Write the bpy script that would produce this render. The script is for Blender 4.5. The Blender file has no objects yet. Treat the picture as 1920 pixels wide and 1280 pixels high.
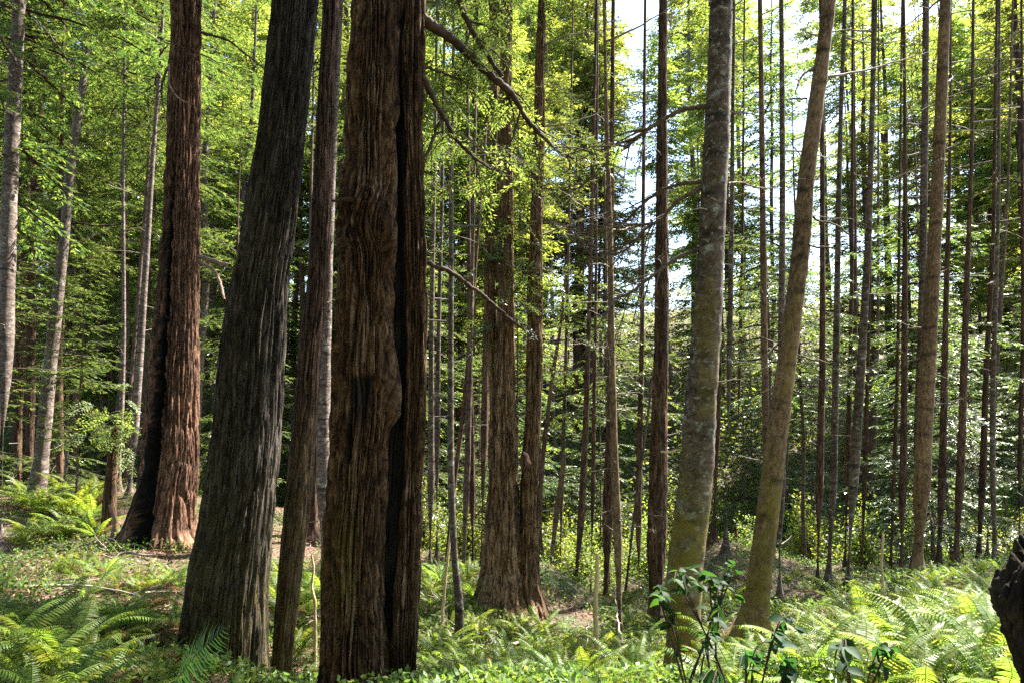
import bpy, math, random
import numpy as np
from mathutils import Vector, Matrix, Euler

random.seed(11)
RNG = np.random.default_rng(11)
S = bpy.context.scene
COL = S.collection
rad = math.radians

# ------------------------------------------------------------------ camera
CAM = np.array([0.0, 0.0, 1.7])
PITCH, SHIFT, F = rad(4.0), 0.052, 1280.0
cam = bpy.data.cameras.new('camera')
camo = bpy.data.objects.new('camera', cam)
COL.objects.link(camo)
camo.location = CAM
camo.rotation_euler = (rad(90) + PITCH, 0, 0)
cam.sensor_width, cam.lens, cam.shift_y = 36.0, 24.0, SHIFT
cam.clip_start, cam.clip_end = 0.05, 2000
S.camera = camo

def ray(px, py):
    cx, cy = (px - 960) / F, (640 - py) / F + SHIFT * 1.5
    return np.array([cx, math.cos(PITCH) - cy * math.sin(PITCH), math.sin(PITCH) + cy * math.cos(PITCH)])

def at(px, py, d):
    """the place seen at a photo pixel, d metres ahead"""
    r = ray(px, py)
    return CAM + r * (d / r[1])

def wid(px, w, d):
    return w / F * d / math.sqrt(1 + ((px - 960) / F) ** 2)

# ------------------------------------------------------------------ noise
TAB = np.random.default_rng(5).random(65536)
def vn(u, v, pu=0, seed=0):
    """value noise, periodic over pu cells in u"""
    u, v = np.asarray(u, float), np.asarray(v, float)
    iu, iv = np.floor(u).astype(np.int64), np.floor(v).astype(np.int64)
    fu, fv = u - iu, v - iv
    fu, fv = fu * fu * (3 - 2 * fu), fv * fv * (3 - 2 * fv)
    def h(a, b):
        if pu: a = a % pu
        k = (a * 73856093) ^ (b * 19349663) ^ (seed * 83492791 + 1237)
        return TAB[(k ^ (k >> 13)) & 65535]
    return (h(iu, iv) * (1 - fu) + h(iu + 1, iv) * fu) * (1 - fv) + (h(iu, iv + 1) * (1 - fu) + h(iu + 1, iv + 1) * fu) * fv

def fbm(u, v, o=4, seed=0):
    t, a, s = 0, 0.5, 0
    for i in range(o):
        t = t + a * vn(u * 2 ** i, v * 2 ** i, 0, seed + i); s += a; a *= .5
    return t / s

def sst(a, b, x):
    t = np.clip((x - a) / (b - a), 0, 1)
    return t * t * (3 - 2 * t)

# ------------------------------------------------------------------ mesh and object helpers
def mesh(name, V, Fq, mats, midx=None, uv=None, attrs=None, smooth=True, Ft=None):
    me = bpy.data.meshes.new(name)
    V = np.asarray(V, np.float32)
    Fq = np.asarray(Fq if Fq is not None else [], np.int32).reshape(-1, 4)
    Ft = np.asarray(Ft if Ft is not None else [], np.int32).reshape(-1, 3)
    nq, nt = len(Fq), len(Ft)
    me.vertices.add(len(V)); me.vertices.foreach_set('co', V.ravel())
    loops = np.concatenate([Fq.ravel(), Ft.ravel()]).astype(np.int32)
    me.loops.add(len(loops)); me.loops.foreach_set('vertex_index', loops)
    me.polygons.add(nq + nt)
    me.polygons.foreach_set('loop_start', np.concatenate([np.arange(nq) * 4, nq * 4 + np.arange(nt) * 3]).astype(np.int32))
    if midx is not None: me.polygons.foreach_set('material_index', np.asarray(midx, np.int32))
    me.polygons.foreach_set('use_smooth', np.full(nq + nt, bool(smooth)))
    if uv is not None:
        l = me.uv_layers.new(name='UVMap')
        l.data.foreach_set('uv', np.asarray(uv, np.float32)[loops].ravel())
    for k, a in (attrs or {}).items():
        at_ = me.attributes.new(k, 'FLOAT', 'POINT'); at_.data.foreach_set('value', np.asarray(a, np.float32))
    for m in mats: me.materials.append(m)
    me.update(); me.validate()
    return me

def obj(name, data, parent=None, loc=(0, 0, 0), rot=(0, 0, 0), sc=1.0):
    o = bpy.data.objects.new(name, data); COL.objects.link(o)
    o.location = loc; o.rotation_euler = rot
    o.scale = (sc, sc, sc) if not hasattr(sc, '__len__') else sc
    if parent is not None: o.parent = parent
    return o

def tag(o, label=None, cat=None, group=None, kind=None):
    if label: o['label'] = label
    if cat: o['category'] = cat
    if group: o['group'] = group
    if kind: o['kind'] = kind
    return o

class MB:
    """collects quads of several shapes into one mesh"""
    def __init__(s): s.V, s.Q, s.U, s.M, s.n = [], [], [], [], 0
    def add(s, V, Q, uv=None, mi=0):
        V = np.asarray(V, float); Q = np.asarray(Q).reshape(-1, 4)
        s.V.append(V); s.Q.append(Q + s.n); s.n += len(V)
        s.U.append(np.zeros((len(V), 2)) if uv is None else uv); s.M.append(np.full(len(Q), mi))
    def mesh(s, name, mats, smooth=True, attrs=None):
        return mesh(name, np.concatenate(s.V), np.concatenate(s.Q), mats, np.concatenate(s.M), np.concatenate(s.U), attrs, smooth)

def catmull(P, n):
    """n smooth samples along the control rows P (by first-order chord length)"""
    P = np.asarray(P, float)
    if len(P) == 2: 
        t = np.linspace(0, 1, n)[:, None]; return P[0] * (1 - t) + P[1] * t
    k = np.concatenate([[0], np.cumsum(np.linalg.norm(np.diff(P[:, :3], axis=0), axis=1))])
    m = np.gradient(P, k, axis=0)
    t = np.linspace(0, k[-1], n)
    i = np.clip(np.searchsorted(k, t, side='right') - 1, 0, len(P) - 2)
    h = (k[i + 1] - k[i])[:, None]; s = ((t - k[i])[:, None]) / h
    return ((2 * s**3 - 3 * s**2 + 1) * P[i] + (s**3 - 2 * s**2 + s) * h * m[i] + (-2 * s**3 + 3 * s**2) * P[i + 1] + (s**3 - s**2) * h * m[i + 1])

def tube(path, radii, n=6):
    path = np.asarray(path, float); radii = np.asarray(radii, float)
    T = np.gradient(path, axis=0); T /= np.linalg.norm(T, axis=1)[:, None] + 1e-9
    ref = np.array([0, 0, 1.0]) if abs(T[:, 2]).mean() < .8 else np.array([1.0, 0, 0])
    A = np.cross(T, ref); A /= np.linalg.norm(A, axis=1)[:, None] + 1e-9
    B = np.cross(T, A)
    th = np.linspace(0, 2 * math.pi, n, endpoint=False)
    V = path[:, None] + radii[:, None, None] * (np.cos(th)[None, :, None] * A[:, None] + np.sin(th)[None, :, None] * B[:, None])
    m = len(path)
    i, j = np.meshgrid(np.arange(m - 1), np.arange(n), indexing='ij')
    Q = np.stack([i * n + j, i * n + (j + 1) % n, (i + 1) * n + (j + 1) % n, (i + 1) * n + j], -1).reshape(-1, 4)
    L = np.concatenate([[0], np.cumsum(np.linalg.norm(np.diff(path, axis=0), axis=1))])
    uv = np.stack([np.tile(th[None], (m, 1)) * radii.mean(), np.tile(L[:, None], (1, n))], -1).reshape(-1, 2)
    return V.reshape(-1, 3), Q, uv

# ------------------------------------------------------------------ materials
def nodes(name):
    m = bpy.data.materials.new(name); m.use_nodes = True
    nt = m.node_tree; b = nt.nodes['Principled BSDF']
    return m, nt, b
def N(nt, t, **k):
    n = nt.nodes.new(t)
    for a, v in k.items():
        if a.startswith('i_'): n.inputs[a[2:].replace('_', ' ')].default_value = v
        else: setattr(n, a, v)
    return n
def ramp(nt, stops, fac):
    r = N(nt, 'ShaderNodeValToRGB'); e = r.color_ramp.elements
    while len(e) > 2: e.remove(e[-1])
    for i, (p, c) in enumerate(stops):
        x = e[i] if i < 2 else e.new(p)
        x.position = p; x.color = (c if hasattr(c, '__len__') else (c, c, c)) + (1,) if hasattr(c, '__len__') else (c, c, c, 1)
    nt.links.new(fac, r.inputs[0]); return r.outputs[0]
def mix(nt, fac, a, b, mode='MIX'):
    n = N(nt, 'ShaderNodeMix', data_type='RGBA', blend_type=mode)
    for s, v in ((0, fac), (6, a), (7, b)):
        if isinstance(v, (int, float)): n.inputs[s].default_value = v
        elif isinstance(v, tuple): n.inputs[s].default_value = v + (1,)
        else: nt.links.new(v, n.inputs[s])
    return n.outputs[2]
def mth(nt, op, a, b=None):
    n = N(nt, 'ShaderNodeMath', operation=op)
    for s, v in ((0, a), (1, b)):
        if v is None: continue
        if isinstance(v, (int, float)): n.inputs[s].default_value = v
        else: nt.links.new(v, n.inputs[s])
    return n.outputs[0]
def noise(nt, vec, scale, detail=5, rough=.6, dist=0):
    n = N(nt, 'ShaderNodeTexNoise'); n.inputs['Scale'].default_value = scale; n.inputs['Detail'].default_value = detail
    n.inputs['Roughness'].default_value = rough; n.inputs['Distortion'].default_value = dist
    nt.links.new(vec, n.inputs['Vector']); return n.outputs['Fac']
def mapped(nt, vec, sc):
    m = N(nt, 'ShaderNodeMapping'); m.inputs['Scale'].default_value = sc; nt.links.new(vec, m.inputs['Vector']); return m.outputs[0]

MOSS = (.17, .132, .024)
def bark(name, dark, mid, light, su, sv, bumpd, lichen=None, rings=0, sc2=1.1, crack=True):
    m, nt, b = nodes(name)
    uv0 = N(nt, 'ShaderNodeUVMap').outputs[0]
    oi = N(nt, 'ShaderNodeObjectInfo')
    off = N(nt, 'ShaderNodeVectorMath', operation='ADD'); nt.links.new(uv0, off.inputs[0])
    cmb = N(nt, 'ShaderNodeCombineXYZ'); nt.links.new(mth(nt, 'MULTIPLY', oi.outputs['Random'], 37.0), cmb.inputs[2]); nt.links.new(cmb.outputs[0], off.inputs[1])
    uv = off.outputs[0]
    fib = noise(nt, mapped(nt, uv, (su, sv, 1)), 1.0, 7, .68, .35)
    big = noise(nt, mapped(nt, uv, (sc2 * 2.2, sc2, 1)), 1.0, 3, .6)
    fine = noise(nt, mapped(nt, uv, (su * 2.6, sv * 4.5, 1)), 1.0, 4, .7, .2)
    fib = mth(nt, 'ADD', mth(nt, 'MULTIPLY', fib, .68), mth(nt, 'MULTIPLY', fine, .32))
    f = mth(nt, 'ADD', mth(nt, 'MULTIPLY', fib, .78), mth(nt, 'MULTIPLY', big, .22))
    c = ramp(nt, [(.40, dark), (.5, mid), (.60, light)], f)
    hgt = fib
    if crack and not lichen and not rings:
        cn = noise(nt, mapped(nt, uv, (su * .42, sv * .42, 1)), 1.0, 5, .6, .5)
        ck = mth(nt, 'SUBTRACT', 1, mth(nt, 'MULTIPLY', mth(nt, 'ABSOLUTE', mth(nt, 'SUBTRACT', cn, .5)), 26))
        ck = mth(nt, 'MAXIMUM', ck, 0)
        c = mix(nt, mth(nt, 'MULTIPLY', ck, .85), c, tuple(x * .45 for x in dark))
        hgt = mth(nt, 'SUBTRACT', fib, mth(nt, 'MULTIPLY', ck, .35))
    if rings:
        v = N(nt, 'ShaderNodeSeparateXYZ'); nt.links.new(uv, v.inputs[0])
        wob = noise(nt, mapped(nt, uv, (3, 2, 1)), 1.0, 3)
        ph = mth(nt, 'ADD', mth(nt, 'MULTIPLY', v.outputs[1], rings), mth(nt, 'MULTIPLY', wob, .55))
        fr = mth(nt, 'FRACT', ph)
        rg = mth(nt, 'MULTIPLY', mth(nt, 'SUBTRACT', 1, mth(nt, 'MULTIPLY', mth(nt, 'ABSOLUTE', mth(nt, 'SUBTRACT', fr, .5)), 7)), ramp(nt, [(.42, 0.0), (.62, 1.0)], noise(nt, mapped(nt, uv, (4, 5, 1)), 1.0, 3)))
        rg = mth(nt, 'MINIMUM', mth(nt, 'MAXIMUM', rg, 0), .8)
        c = mix(nt, rg, c, tuple(x * .45 for x in dark))
    if lichen:
        for sc, (lo, hi), col in ((9.0, (.59, .66), lichen), (24.0, (.60, .66), tuple(min(1, x * 1.3) for x in lichen))):
            p = ramp(nt, [(lo, 0.0), (hi, 1.0)], noise(nt, mapped(nt, uv, (sc, sc * .75, 1)), 1.0, 4, .62, .4))
            c = mix(nt, mth(nt, 'MULTIPLY', p, .8), c, col)
    mo = N(nt, 'ShaderNodeAttribute', attribute_name='moss').outputs['Fac']
    mn = ramp(nt, [(.36, 0.0), (.56, .85)], noise(nt, mapped(nt, uv, (9, 5, 1)), 1.0, 7, .75))
    c = mix(nt, mth(nt, 'MULTIPLY', mo, mn), c, MOSS)
    ch = N(nt, 'ShaderNodeAttribute', attribute_name='char_shade').outputs['Fac']
    c = mix(nt, ch, c, (.008, .0075, .007))
    hs = N(nt, 'ShaderNodeHueSaturation'); nt.links.new(c, hs.inputs['Color'])
    nt.links.new(mth(nt, 'ADD', .82, mth(nt, 'MULTIPLY', oi.outputs['Random'], .36)), hs.inputs['Value'])
    nt.links.new(hs.outputs[0], b.inputs['Base Color'])
    b.inputs['Roughness'].default_value = .92; b.inputs['Specular IOR Level'].default_value = .2
    bp = N(nt, 'ShaderNodeBump'); bp.inputs['Strength'].default_value = .9; bp.inputs['Distance'].default_value = bumpd
    nt.links.new(hgt, bp.inputs['Height']); nt.links.new(bp.outputs[0], b.inputs['Normal'])
    return m

M = {}
M['redwood'] = bark('bark_redwood', (.020, .010, .006), (.088, .048, .026), (.20, .126, .074), 56, 5.0, .03)
M['redwood_red'] = bark('bark_redwood_red', (.026, .013, .008), (.112, .056, .033), (.26, .15, .09), 46, 5.0, .03)
M['redwood_grey'] = bark('bark_redwood_grey', (.014, .010, .007), (.047, .037, .028), (.112, .092, .073), 56, 4.6, .025)
M['redwood_dark'] = bark('bark_redwood_dark', (.024, .013, .008), (.082, .046, .029), (.17, .102, .064), 44, 5, .018)
M['redwood_warm'] = bark('bark_redwood_warm', (.05, .026, .013), (.19, .108, .055), (.36, .235, .13), 50, 5.0, .025)
M['spruce'] = bark('bark_spruce', (.03, .021, .014), (.088, .063, .044), (.165, .128, .095), 26, 17, .010, (.25, .245, .21), 2.4)
M['spruce_brown'] = bark('bark_spruce_brown', (.038, .023, .012), (.14, .088, .046), (.25, .17, .095), 40, 11, .010, None, 2.2)
M['spruce_pale'] = bark('bark_spruce_pale', (.036, .025, .02), (.125, .092, .076), (.235, .185, .155), 20, 26, .014, (.31, .28, .245), 3.0)
M['hemlock'] = bark('bark_hemlock', (.03, .02, .013), (.10, .067, .045), (.19, .135, .098), 30, 9, .010, None, 1.8)

def simple(name, stops, scale, rough=.85, bumpd=.004, sc=(1, 1, 1)):
    m, nt, b = nodes(name)
    tc = N(nt, 'ShaderNodeTexCoord').outputs['Object']
    n = noise(nt, mapped(nt, tc, sc), scale, 6, .65)
    nt.links.new(ramp(nt, stops, n), b.inputs['Base Color']); b.inputs['Roughness'].default_value = rough
    b.inputs['Specular IOR Level'].default_value = .25
    bp = N(nt, 'ShaderNodeBump'); bp.inputs['Distance'].default_value = bumpd; nt.links.new(n, bp.inputs['Height']); nt.links.new(bp.outputs[0], b.inputs['Normal'])
    return m
M['twig'] = simple('dead_twig_wood', [(.3, (.10, .075, .055)), (.7, (.38, .32, .26))], 9)
M['branch'] = simple('branch_bark', [(.3, (.022, .014, .009)), (.7, (.085, .055, .035))], 14)
M['bough'] = simple('bough_bark', [(.3, (.04, .028, .02)), (.7, (.17, .125, .09))], 14)
M['deadwood'] = simple('bleached_dead_wood', [(.3, (.36, .25, .11)), (.7, (.62, .47, .26))], 12, .8, .006, (1, 1, .2))
M['char_shade'] = simple('cleft_shade_wood', [(.35, (.003, .003, .003)), (.65, (.028, .024, .021))], 16, .9, .02, (1, 1, .25))  # near-black wood for the cleft, its deep shade put into the colour
M['stump'] = simple('rotten_stump_wood', [(.36, (.005, .0035, .003)), (.52, (.02, .014, .010)), (.64, (.045, .036, .02))], 26, 1.0, .02, (1, 1, .3))
M['root'] = simple('weathered_root_wood', [(.3, (.10, .055, .04)), (.7, (.30, .19, .14))], 9)

def leafmat(name, cols, tcol, trans=.5, rough=.5, spec=.35):
    m, nt, b = nodes(name)
    g = N(nt, 'ShaderNodeNewGeometry').outputs['Random Per Island']
    oi = N(nt, 'ShaderNodeObjectInfo').outputs['Random']
    c = ramp(nt, cols, g)
    hs = N(nt, 'ShaderNodeHueSaturation'); nt.links.new(c, hs.inputs['Color'])
    nt.links.new(mth(nt, 'ADD', .475, mth(nt, 'MULTIPLY', oi, .045)), hs.inputs['Hue'])
    nt.links.new(mth(nt, 'ADD', .8, mth(nt, 'MULTIPLY', oi, .45)), hs.inputs['Value'])
    nt.links.new(hs.outputs[0], b.inputs['Base Color'])
    b.inputs['Roughness'].default_value = rough; b.inputs['Specular IOR Level'].default_value = spec
    t = N(nt, 'ShaderNodeBsdfTranslucent')
    nt.links.new(mix(nt, 1.0, hs.outputs[0], tcol, 'MULTIPLY'), t.inputs['Color'])
    ms = N(nt, 'ShaderNodeMixShader'); ms.inputs[0].default_value = trans
    nt.links.new(b.outputs[0], ms.inputs[1]); nt.links.new(t.outputs[0], ms.inputs[2])
    nt.links.new(ms.outputs[0], nt.nodes['Material Output'].inputs['Surface'])
    return m
TR = (3.6, 3.3, 1.7)
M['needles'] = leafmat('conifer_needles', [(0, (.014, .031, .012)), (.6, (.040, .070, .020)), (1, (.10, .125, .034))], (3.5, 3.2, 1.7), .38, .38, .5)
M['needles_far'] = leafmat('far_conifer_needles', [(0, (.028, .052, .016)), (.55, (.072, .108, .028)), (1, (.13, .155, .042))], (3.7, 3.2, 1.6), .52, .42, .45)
M['cedar'] = leafmat('cedar_sprays', [(0, (.035, .075, .014)), (.5, (.075, .125, .022)), (1, (.13, .155, .045))], (3.2, 2.9, 2.2), .45, .5, .3)
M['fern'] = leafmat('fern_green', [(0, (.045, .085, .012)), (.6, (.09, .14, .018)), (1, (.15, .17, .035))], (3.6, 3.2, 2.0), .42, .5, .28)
M['fern_shade'] = leafmat('fern_shaded_green', [(0, (.016, .046, .014)), (1, (.03, .075, .02))], (2.2, 2.4, 1.4), .3, .5, .25)  # darker copy of the fern green, shade put into the colour
M['fern_dead'] = leafmat('fern_dead_brown', [(0, (.12, .05, .025)), (1, (.26, .13, .07))], (1.5, 1.3, 1.0), .25, .7, .2)
M['herb'] = leafmat('ground_herb', [(0, (.03, .075, .014)), (.7, (.065, .13, .02)), (1, (.12, .16, .035))], (3.2, 3.0, 2.0), .4, .5, .3)
M['bush'] = leafmat('bush_leaves', [(0, (.035, .064, .014)), (.6, (.075, .112, .02)), (1, (.12, .145, .03))], (3.7, 3.2, 1.6), .52, .5, .3)
M['salal'] = leafmat('leathery_leaf', [(0, (.009, .024, .012)), (.7, (.018, .044, .017)), (1, (.035, .07, .02))], (3.4, 4.2, 1.2), .32, .6, .12)
M['litter'] = leafmat('dry_litter', [(0, (.13, .07, .04)), (.6, (.25, .15, .09)), (1, (.40, .28, .18))], (1.2, 1.1, 1.0), .1, .8, .2)

def groundmat():
    m, nt, b = nodes('forest_floor')
    tc = N(nt, 'ShaderNodeTexCoord').outputs['Object']
    a = noise(nt, tc, 1.1, 6, .65); f = noise(nt, tc, 26, 5, .75)
    c = ramp(nt, [(.34, (.03, .017, .011)), (.5, (.085, .05, .03)), (.66, (.20, .125, .08))], f)
    g = ramp(nt, [(.3, (.018, .034, .008)), (.7, (.05, .085, .016))], f)
    c = mix(nt, ramp(nt, [(.47, 0.0), (.6, 1.0)], a), c, g)
    nt.links.new(c, b.inputs['Base Color']); b.inputs['Roughness'].default_value = .95
    bp = N(nt, 'ShaderNodeBump'); bp.inputs['Distance'].default_value = .03; nt.links.new(f, bp.inputs['Height']); nt.links.new(bp.outputs[0], b.inputs['Normal'])
    return m
M['ground'] = groundmat()

# ------------------------------------------------------------------ the traced trees
# (name, bark, metres ahead, [(px, py, width px) base -> top], label, options)
TREES = []
def T(name, mat, d, pts, label, **o): TREES.append((name, mat, d, pts, label, o))

T('spruce_tree', 'spruce_pale', 13, [(1, 1040, 40), (10, 640, 34), (21, 300, 31), (36, 0, 27)],
  'pale mottled spruce with stubby twigs standing furthest from the dark stump', twigs=16, crown=(6.8, 16), H=26)
T('redwood_tree', 'redwood_dark', 22, [(55, 950, 21), (57, 700, 21), (57, 450, 21), (59, 300, 20), (62, 0, 17)],
  'straight dark redwood trunk just behind the pale mottled spruce', twigs=8, crown=(10, 20), H=30)
T('redwood_tree', 'redwood', 21, [(33, 962, 26), (35, 700, 22), (41, 560, 18), (48, 430, 15)],
  'grey-brown redwood with hanging root strands beside the straight dark redwood', crown=(8, 16), H=25)
T('spruce_tree', 'spruce_pale', 16, [(66, 942, 56), (75, 880, 34), (85, 780, 29), (101, 620, 26), (119, 460, 21), (134, 300, 18), (156, 150, 15), (163, 75, 12), (150, 32, 7)],
  'bowed silvery spruce curving up out of the sunlit ferns', twigs=18, H=0)
T('redwood_tree', 'redwood', 20, [(114, 915, 22), (111, 760, 17), (110, 640, 14), (112, 500, 11)],
  'shaggy brown trunk half hidden behind the bowed silvery spruce', crown=(5, 16), H=24)
T('sapling_snag', 'spruce_pale', 18, [(121, 915, 9), (125, 860, 8), (128, 780, 7)],
  'short pink-barked snag with a leafy top beside the bowed spruce', H=0, bush=(128, 780, 40))
T('hemlock_tree', 'hemlock', 26, [(140, 900, 13), (142, 700, 11), (143, 550, 10), (146, 420, 8)],
  'slim hemlock trunk rising between the bowed spruce and the thin pink trunk', crown=(6, 16), H=24, twigs=6)
T('spruce_tree', 'spruce_pale', 17, [(222, 915, 12), (229, 740, 10), (232, 640, 8), (231, 400, 7), (232, 200, 5)],
  'very thin pink-barked spruce trunk next to the broken brown snag', crown=(9, 12), H=20, twigs=6)
T('spruce_tree', 'spruce_pale', 16, [(241, 935, 19), (253, 800, 16), (264, 640, 14), (278, 430, 11), (290, 250, 9), (298, 150, 7)],
  'leaning pale spruce nearest to the burnt redwood', crown=(9, 16), H=24, twigs=12)
T('spruce_tree', 'hemlock', 19, [(236, 925, 9), (243, 760, 8), (262, 520, 8), (275, 350, 7), (285, 180, 5)],
  'thin brown trunk squeezed behind the leaning pale spruce', crown=(9, 12), H=22, twigs=5)
T('broken_snag', 'redwood', 14, [(205, 1005, 38), (206, 950, 30), (210, 880, 24), (216, 800, 14)],
  'broken brown snag with a leafy sprig behind the bent root', H=0, jag=1, bush=(212, 800, 60))
T('spruce_tree', 'spruce_pale', 13.5, [(606, 1090, 27), (605, 900, 25), (606, 800, 25), (608, 700, 24), (611, 600, 22), (616, 450, 19), (628, 180, 16), (637, 0, 14)],
  'pale sunlit spruce seen through the gap beside the furrowed twin redwood', crown=(9, 16), H=26, twigs=16)
T('redwood_tree', 'redwood_dark', 15.5, [(585, 1005, 30), (588, 850, 26), (592, 700, 22), (596, 560, 18)],
  'dull brown redwood behind the slim leaning redwood', crown=(8, 16), H=26)
T('hemlock_tree', 'hemlock', 24, [(560, 950, 9), (575, 700, 8), (580, 520, 7), (586, 230, 5)],
  'thread-thin hemlock glimpsed between the grey redwood and the slim leaning redwood', crown=(10, 16), H=26, twigs=6)
T('spruce_tree', 'spruce', 15, [(806, 1075, 15), (808, 900, 13), (809, 640, 10), (813, 400, 8), (816, 250, 6)],
  'thin mottled spruce touching the edge of the furrowed twin redwood', crown=(10, 16), H=25, twigs=10)
T('spruce_tree', 'spruce', 17, [(819, 1060, 13), (820, 800, 11), (823, 600, 8), (828, 400, 7)],
  'second thin spruce paired with the one by the twin redwood', crown=(10, 16), H=25, twigs=8)
T('hemlock_sapling', 'spruce', 9, [(858, 1225, 17), (861, 1140, 16), (853, 1050, 13), (846, 900, 13), (845, 700, 11), (846, 500, 10), (846, 350, 9), (849, 180, 6)],
  'slender young trunk with a kinked foot among shaded ferns', crown=(5.5, 8), H=12, twigs=12)
T('hemlock_tree', 'redwood_dark', 16, [(832, 1080, 11), (852, 900, 10), (870, 760, 9), (882, 620, 8)],
  'dark trunk leaning across behind the kinked young trunk', crown=(9, 12), H=20)
T('hemlock_tree', 'hemlock', 14, [(868, 1085, 15), (875, 900, 13), (882, 640, 10), (885, 520, 8)],
  'brown hemlock trunk between the kinked young trunk and the triple redwood', crown=(9, 16), H=24, twigs=8)
T('redwood_tree', 'redwood_dark', 16, [(887, 1090, 17), (885, 900, 14), (881, 700, 11), (880, 560, 9)],
  'dark reddish trunk close behind the brown hemlock', crown=(8, 16), H=26)
T('redwood_tree', 'redwood_dark', 14, [(902, 1085, 17), (908, 800, 15), (912, 600, 12)],
  'straight dark trunk brushing the flank of the triple redwood', crown=(7, 16), H=26)
T('hemlock_sapling', 'redwood_dark', 13, [(1012, 1030, 10), (1015, 900, 9), (1029, 760, 9), (1040, 680, 8), (1051, 610, 6)],
  'snaking thin trunk beside the triple redwood', crown=(4.5, 8), H=9)
T('broken_snag', 'spruce_brown', 14.5, [(1028, 1110, 10), (1045, 950, 11), (1055, 880, 9), (1059, 845, 7)],
  'tan broken trunk leaning near the triple redwood', H=0, jag=1)
T('hemlock_tree', 'hemlock', 17, [(1050, 1110, 9), (1054, 900, 8), (1060, 700, 7), (1064, 560, 6)],
  'faint thin trunk behind the tan leaning snag', crown=(6, 16), H=22)
T('redwood_tree', 'redwood_dark', 13.5, [(1074, 1145, 19), (1090, 960, 15), (1097, 820, 12), (1104, 600, 9)],
  'dark slanting trunk rising from the pale fern clump', crown=(6.5, 16), H=22, twigs=6)
T('hemlock_tree', 'redwood_dark', 15, [(1107, 1135, 11), (1112, 900, 9), (1114, 760, 8), (1117, 560, 6)],
  'thin dark trunk directly behind the bleached dead sapling', crown=(6, 16), H=22, twigs=6)
T('redwood_tree', 'redwood', 14, [(1135, 1158, 27), (1140, 950, 22), (1143, 800, 15), (1144, 700, 12)],
  'stout brown redwood stem beside the bleached dead sapling', crown=(7, 16), H=24)
T('spruce_tree', 'spruce_brown', 10.5, [(1162, 1208, 18), (1158, 1000, 16), (1152, 850, 14), (1147, 640, 12), (1143, 400, 10), (1138, 250, 8), (1135, 120, 6)],
  'slim ringed spruce with bare drooping limbs between dead sapling and ribbed redwood', crown=(6.0, 8), H=14, twigs=40)
T('hemlock_tree', 'redwood_dark', 16, [(1200, 1158, 17), (1197, 960, 14), (1200, 800, 12), (1204, 600, 9)],
  'dark trunk a step in front of the shady hemlock boughs', crown=(5, 20), H=26)
T('hemlock_sapling', 'hemlock', 14, [(1172, 1115, 6), (1190, 960, 6), (1212, 800, 5), (1225, 690, 4)],
  'spindly sapling leaning toward the ribbed redwood', H=0)
T('redwood_tree', 'redwood', 10.5, [(1227, 1192, 48), (1232, 1000, 40), (1236, 800, 33), (1240, 640, 29), (1241, 400, 26), (1242, 200, 20), (1243, 0, 17)],
  'evenly ribbed straight redwood just behind the big lichened spruce', crown=(10, 16), H=26, twigs=8, ridges=26)
T('spruce_tree', 'spruce', 7, [(1268, 1305, 92), (1273, 1280, 78), (1283, 1080, 68), (1304, 900, 64), (1316, 720, 58), (1328, 560, 53), (1336, 400, 49), (1346, 200, 48), (1353, 0, 45)],
  'big lichen-spotted spruce with long bare curving boughs and mossy foot', crown=(10.5, 16), H=27, moss=1, twigs=5, ringbump=1)
T('hemlock_tree', 'spruce', 14, [(1361, 1030, 14), (1368, 640, 11), (1372, 400, 9), (1374, 200, 7), (1376, 60, 6)],
  'thin bristly trunk tucked behind the big lichen-spotted spruce', crown=(9.5, 12), H=22, twigs=18)
T('redwood_tree', 'redwood_dark', 16, [(1338, 1010, 15), (1345, 800, 12), (1349, 640, 9), (1352, 480, 7)],
  'reddish dark trunk hugging the edge of the big lichen-spotted spruce', crown=(9, 16), H=25)
T('hemlock_tree', 'redwood_dark', 18, [(1379, 1030, 11), (1388, 640, 8), (1392, 450, 6)],
  'narrow dark trunk in the gap before the leaning spruce', crown=(8, 16), H=24, twigs=5)
T('spruce_tree', 'spruce_brown', 12.5, [(1440, 1100, 18), (1437, 860, 14), (1433, 640, 13), (1429, 300, 11), (1425, 0, 9)],
  'slim lichened spruce passing behind the leaning spruce', crown=(10, 12), H=23, twigs=16)
T('spruce_tree', 'spruce', 12, [(1461, 1140, 26), (1463, 900, 19), (1465, 640, 14), (1467, 300, 11), (1465, 0, 9)],
  'grey flaky spruce rising close behind the leaning spruce foot', crown=(10, 12), H=23, twigs=16)
T('spruce_tree', 'spruce_brown', 8.5, [(1410, 1185, 56), (1417, 1130, 47), (1434, 1000, 45), (1447, 900, 42), (1459, 800, 40), (1470, 720, 39), (1480, 640, 37), (1498, 500, 35), (1516, 300, 33), (1530, 200, 31), (1543, 100, 29), (1555, 0, 28)],
  'thick brown spruce leaning steeply with dark branch whorls and mossy foot', crown=(10.5, 16), H=25, moss=.8, twigs=7, ringbump=1)
T('redwood_tree', 'redwood_dark', 13, [(1532, 1115, 23), (1537, 900, 16), (1542, 640, 13), (1542, 400, 11), (1541, 200, 9)],
  'near-black straight redwood between leaning spruce and two pale spruces', crown=(9, 16), H=25, twigs=4)
T('spruce_tree', 'spruce', 12.5, [(1552, 1105, 25), (1562, 900, 15), (1568, 640, 13), (1572, 400, 11), (1577, 200, 9), (1584, 0, 8)],
  'pale flaky spruce standing against the near-black redwood', crown=(10, 12), H=23, twigs=10)
T('redwood_tree', 'redwood_dark', 17, [(1583, 1080, 14), (1590, 850, 11), (1595, 640, 9), (1598, 400, 7)],
  'reddish thin trunk between the two pale flaky spruces', crown=(9, 16), H=25, twigs=4)
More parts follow.
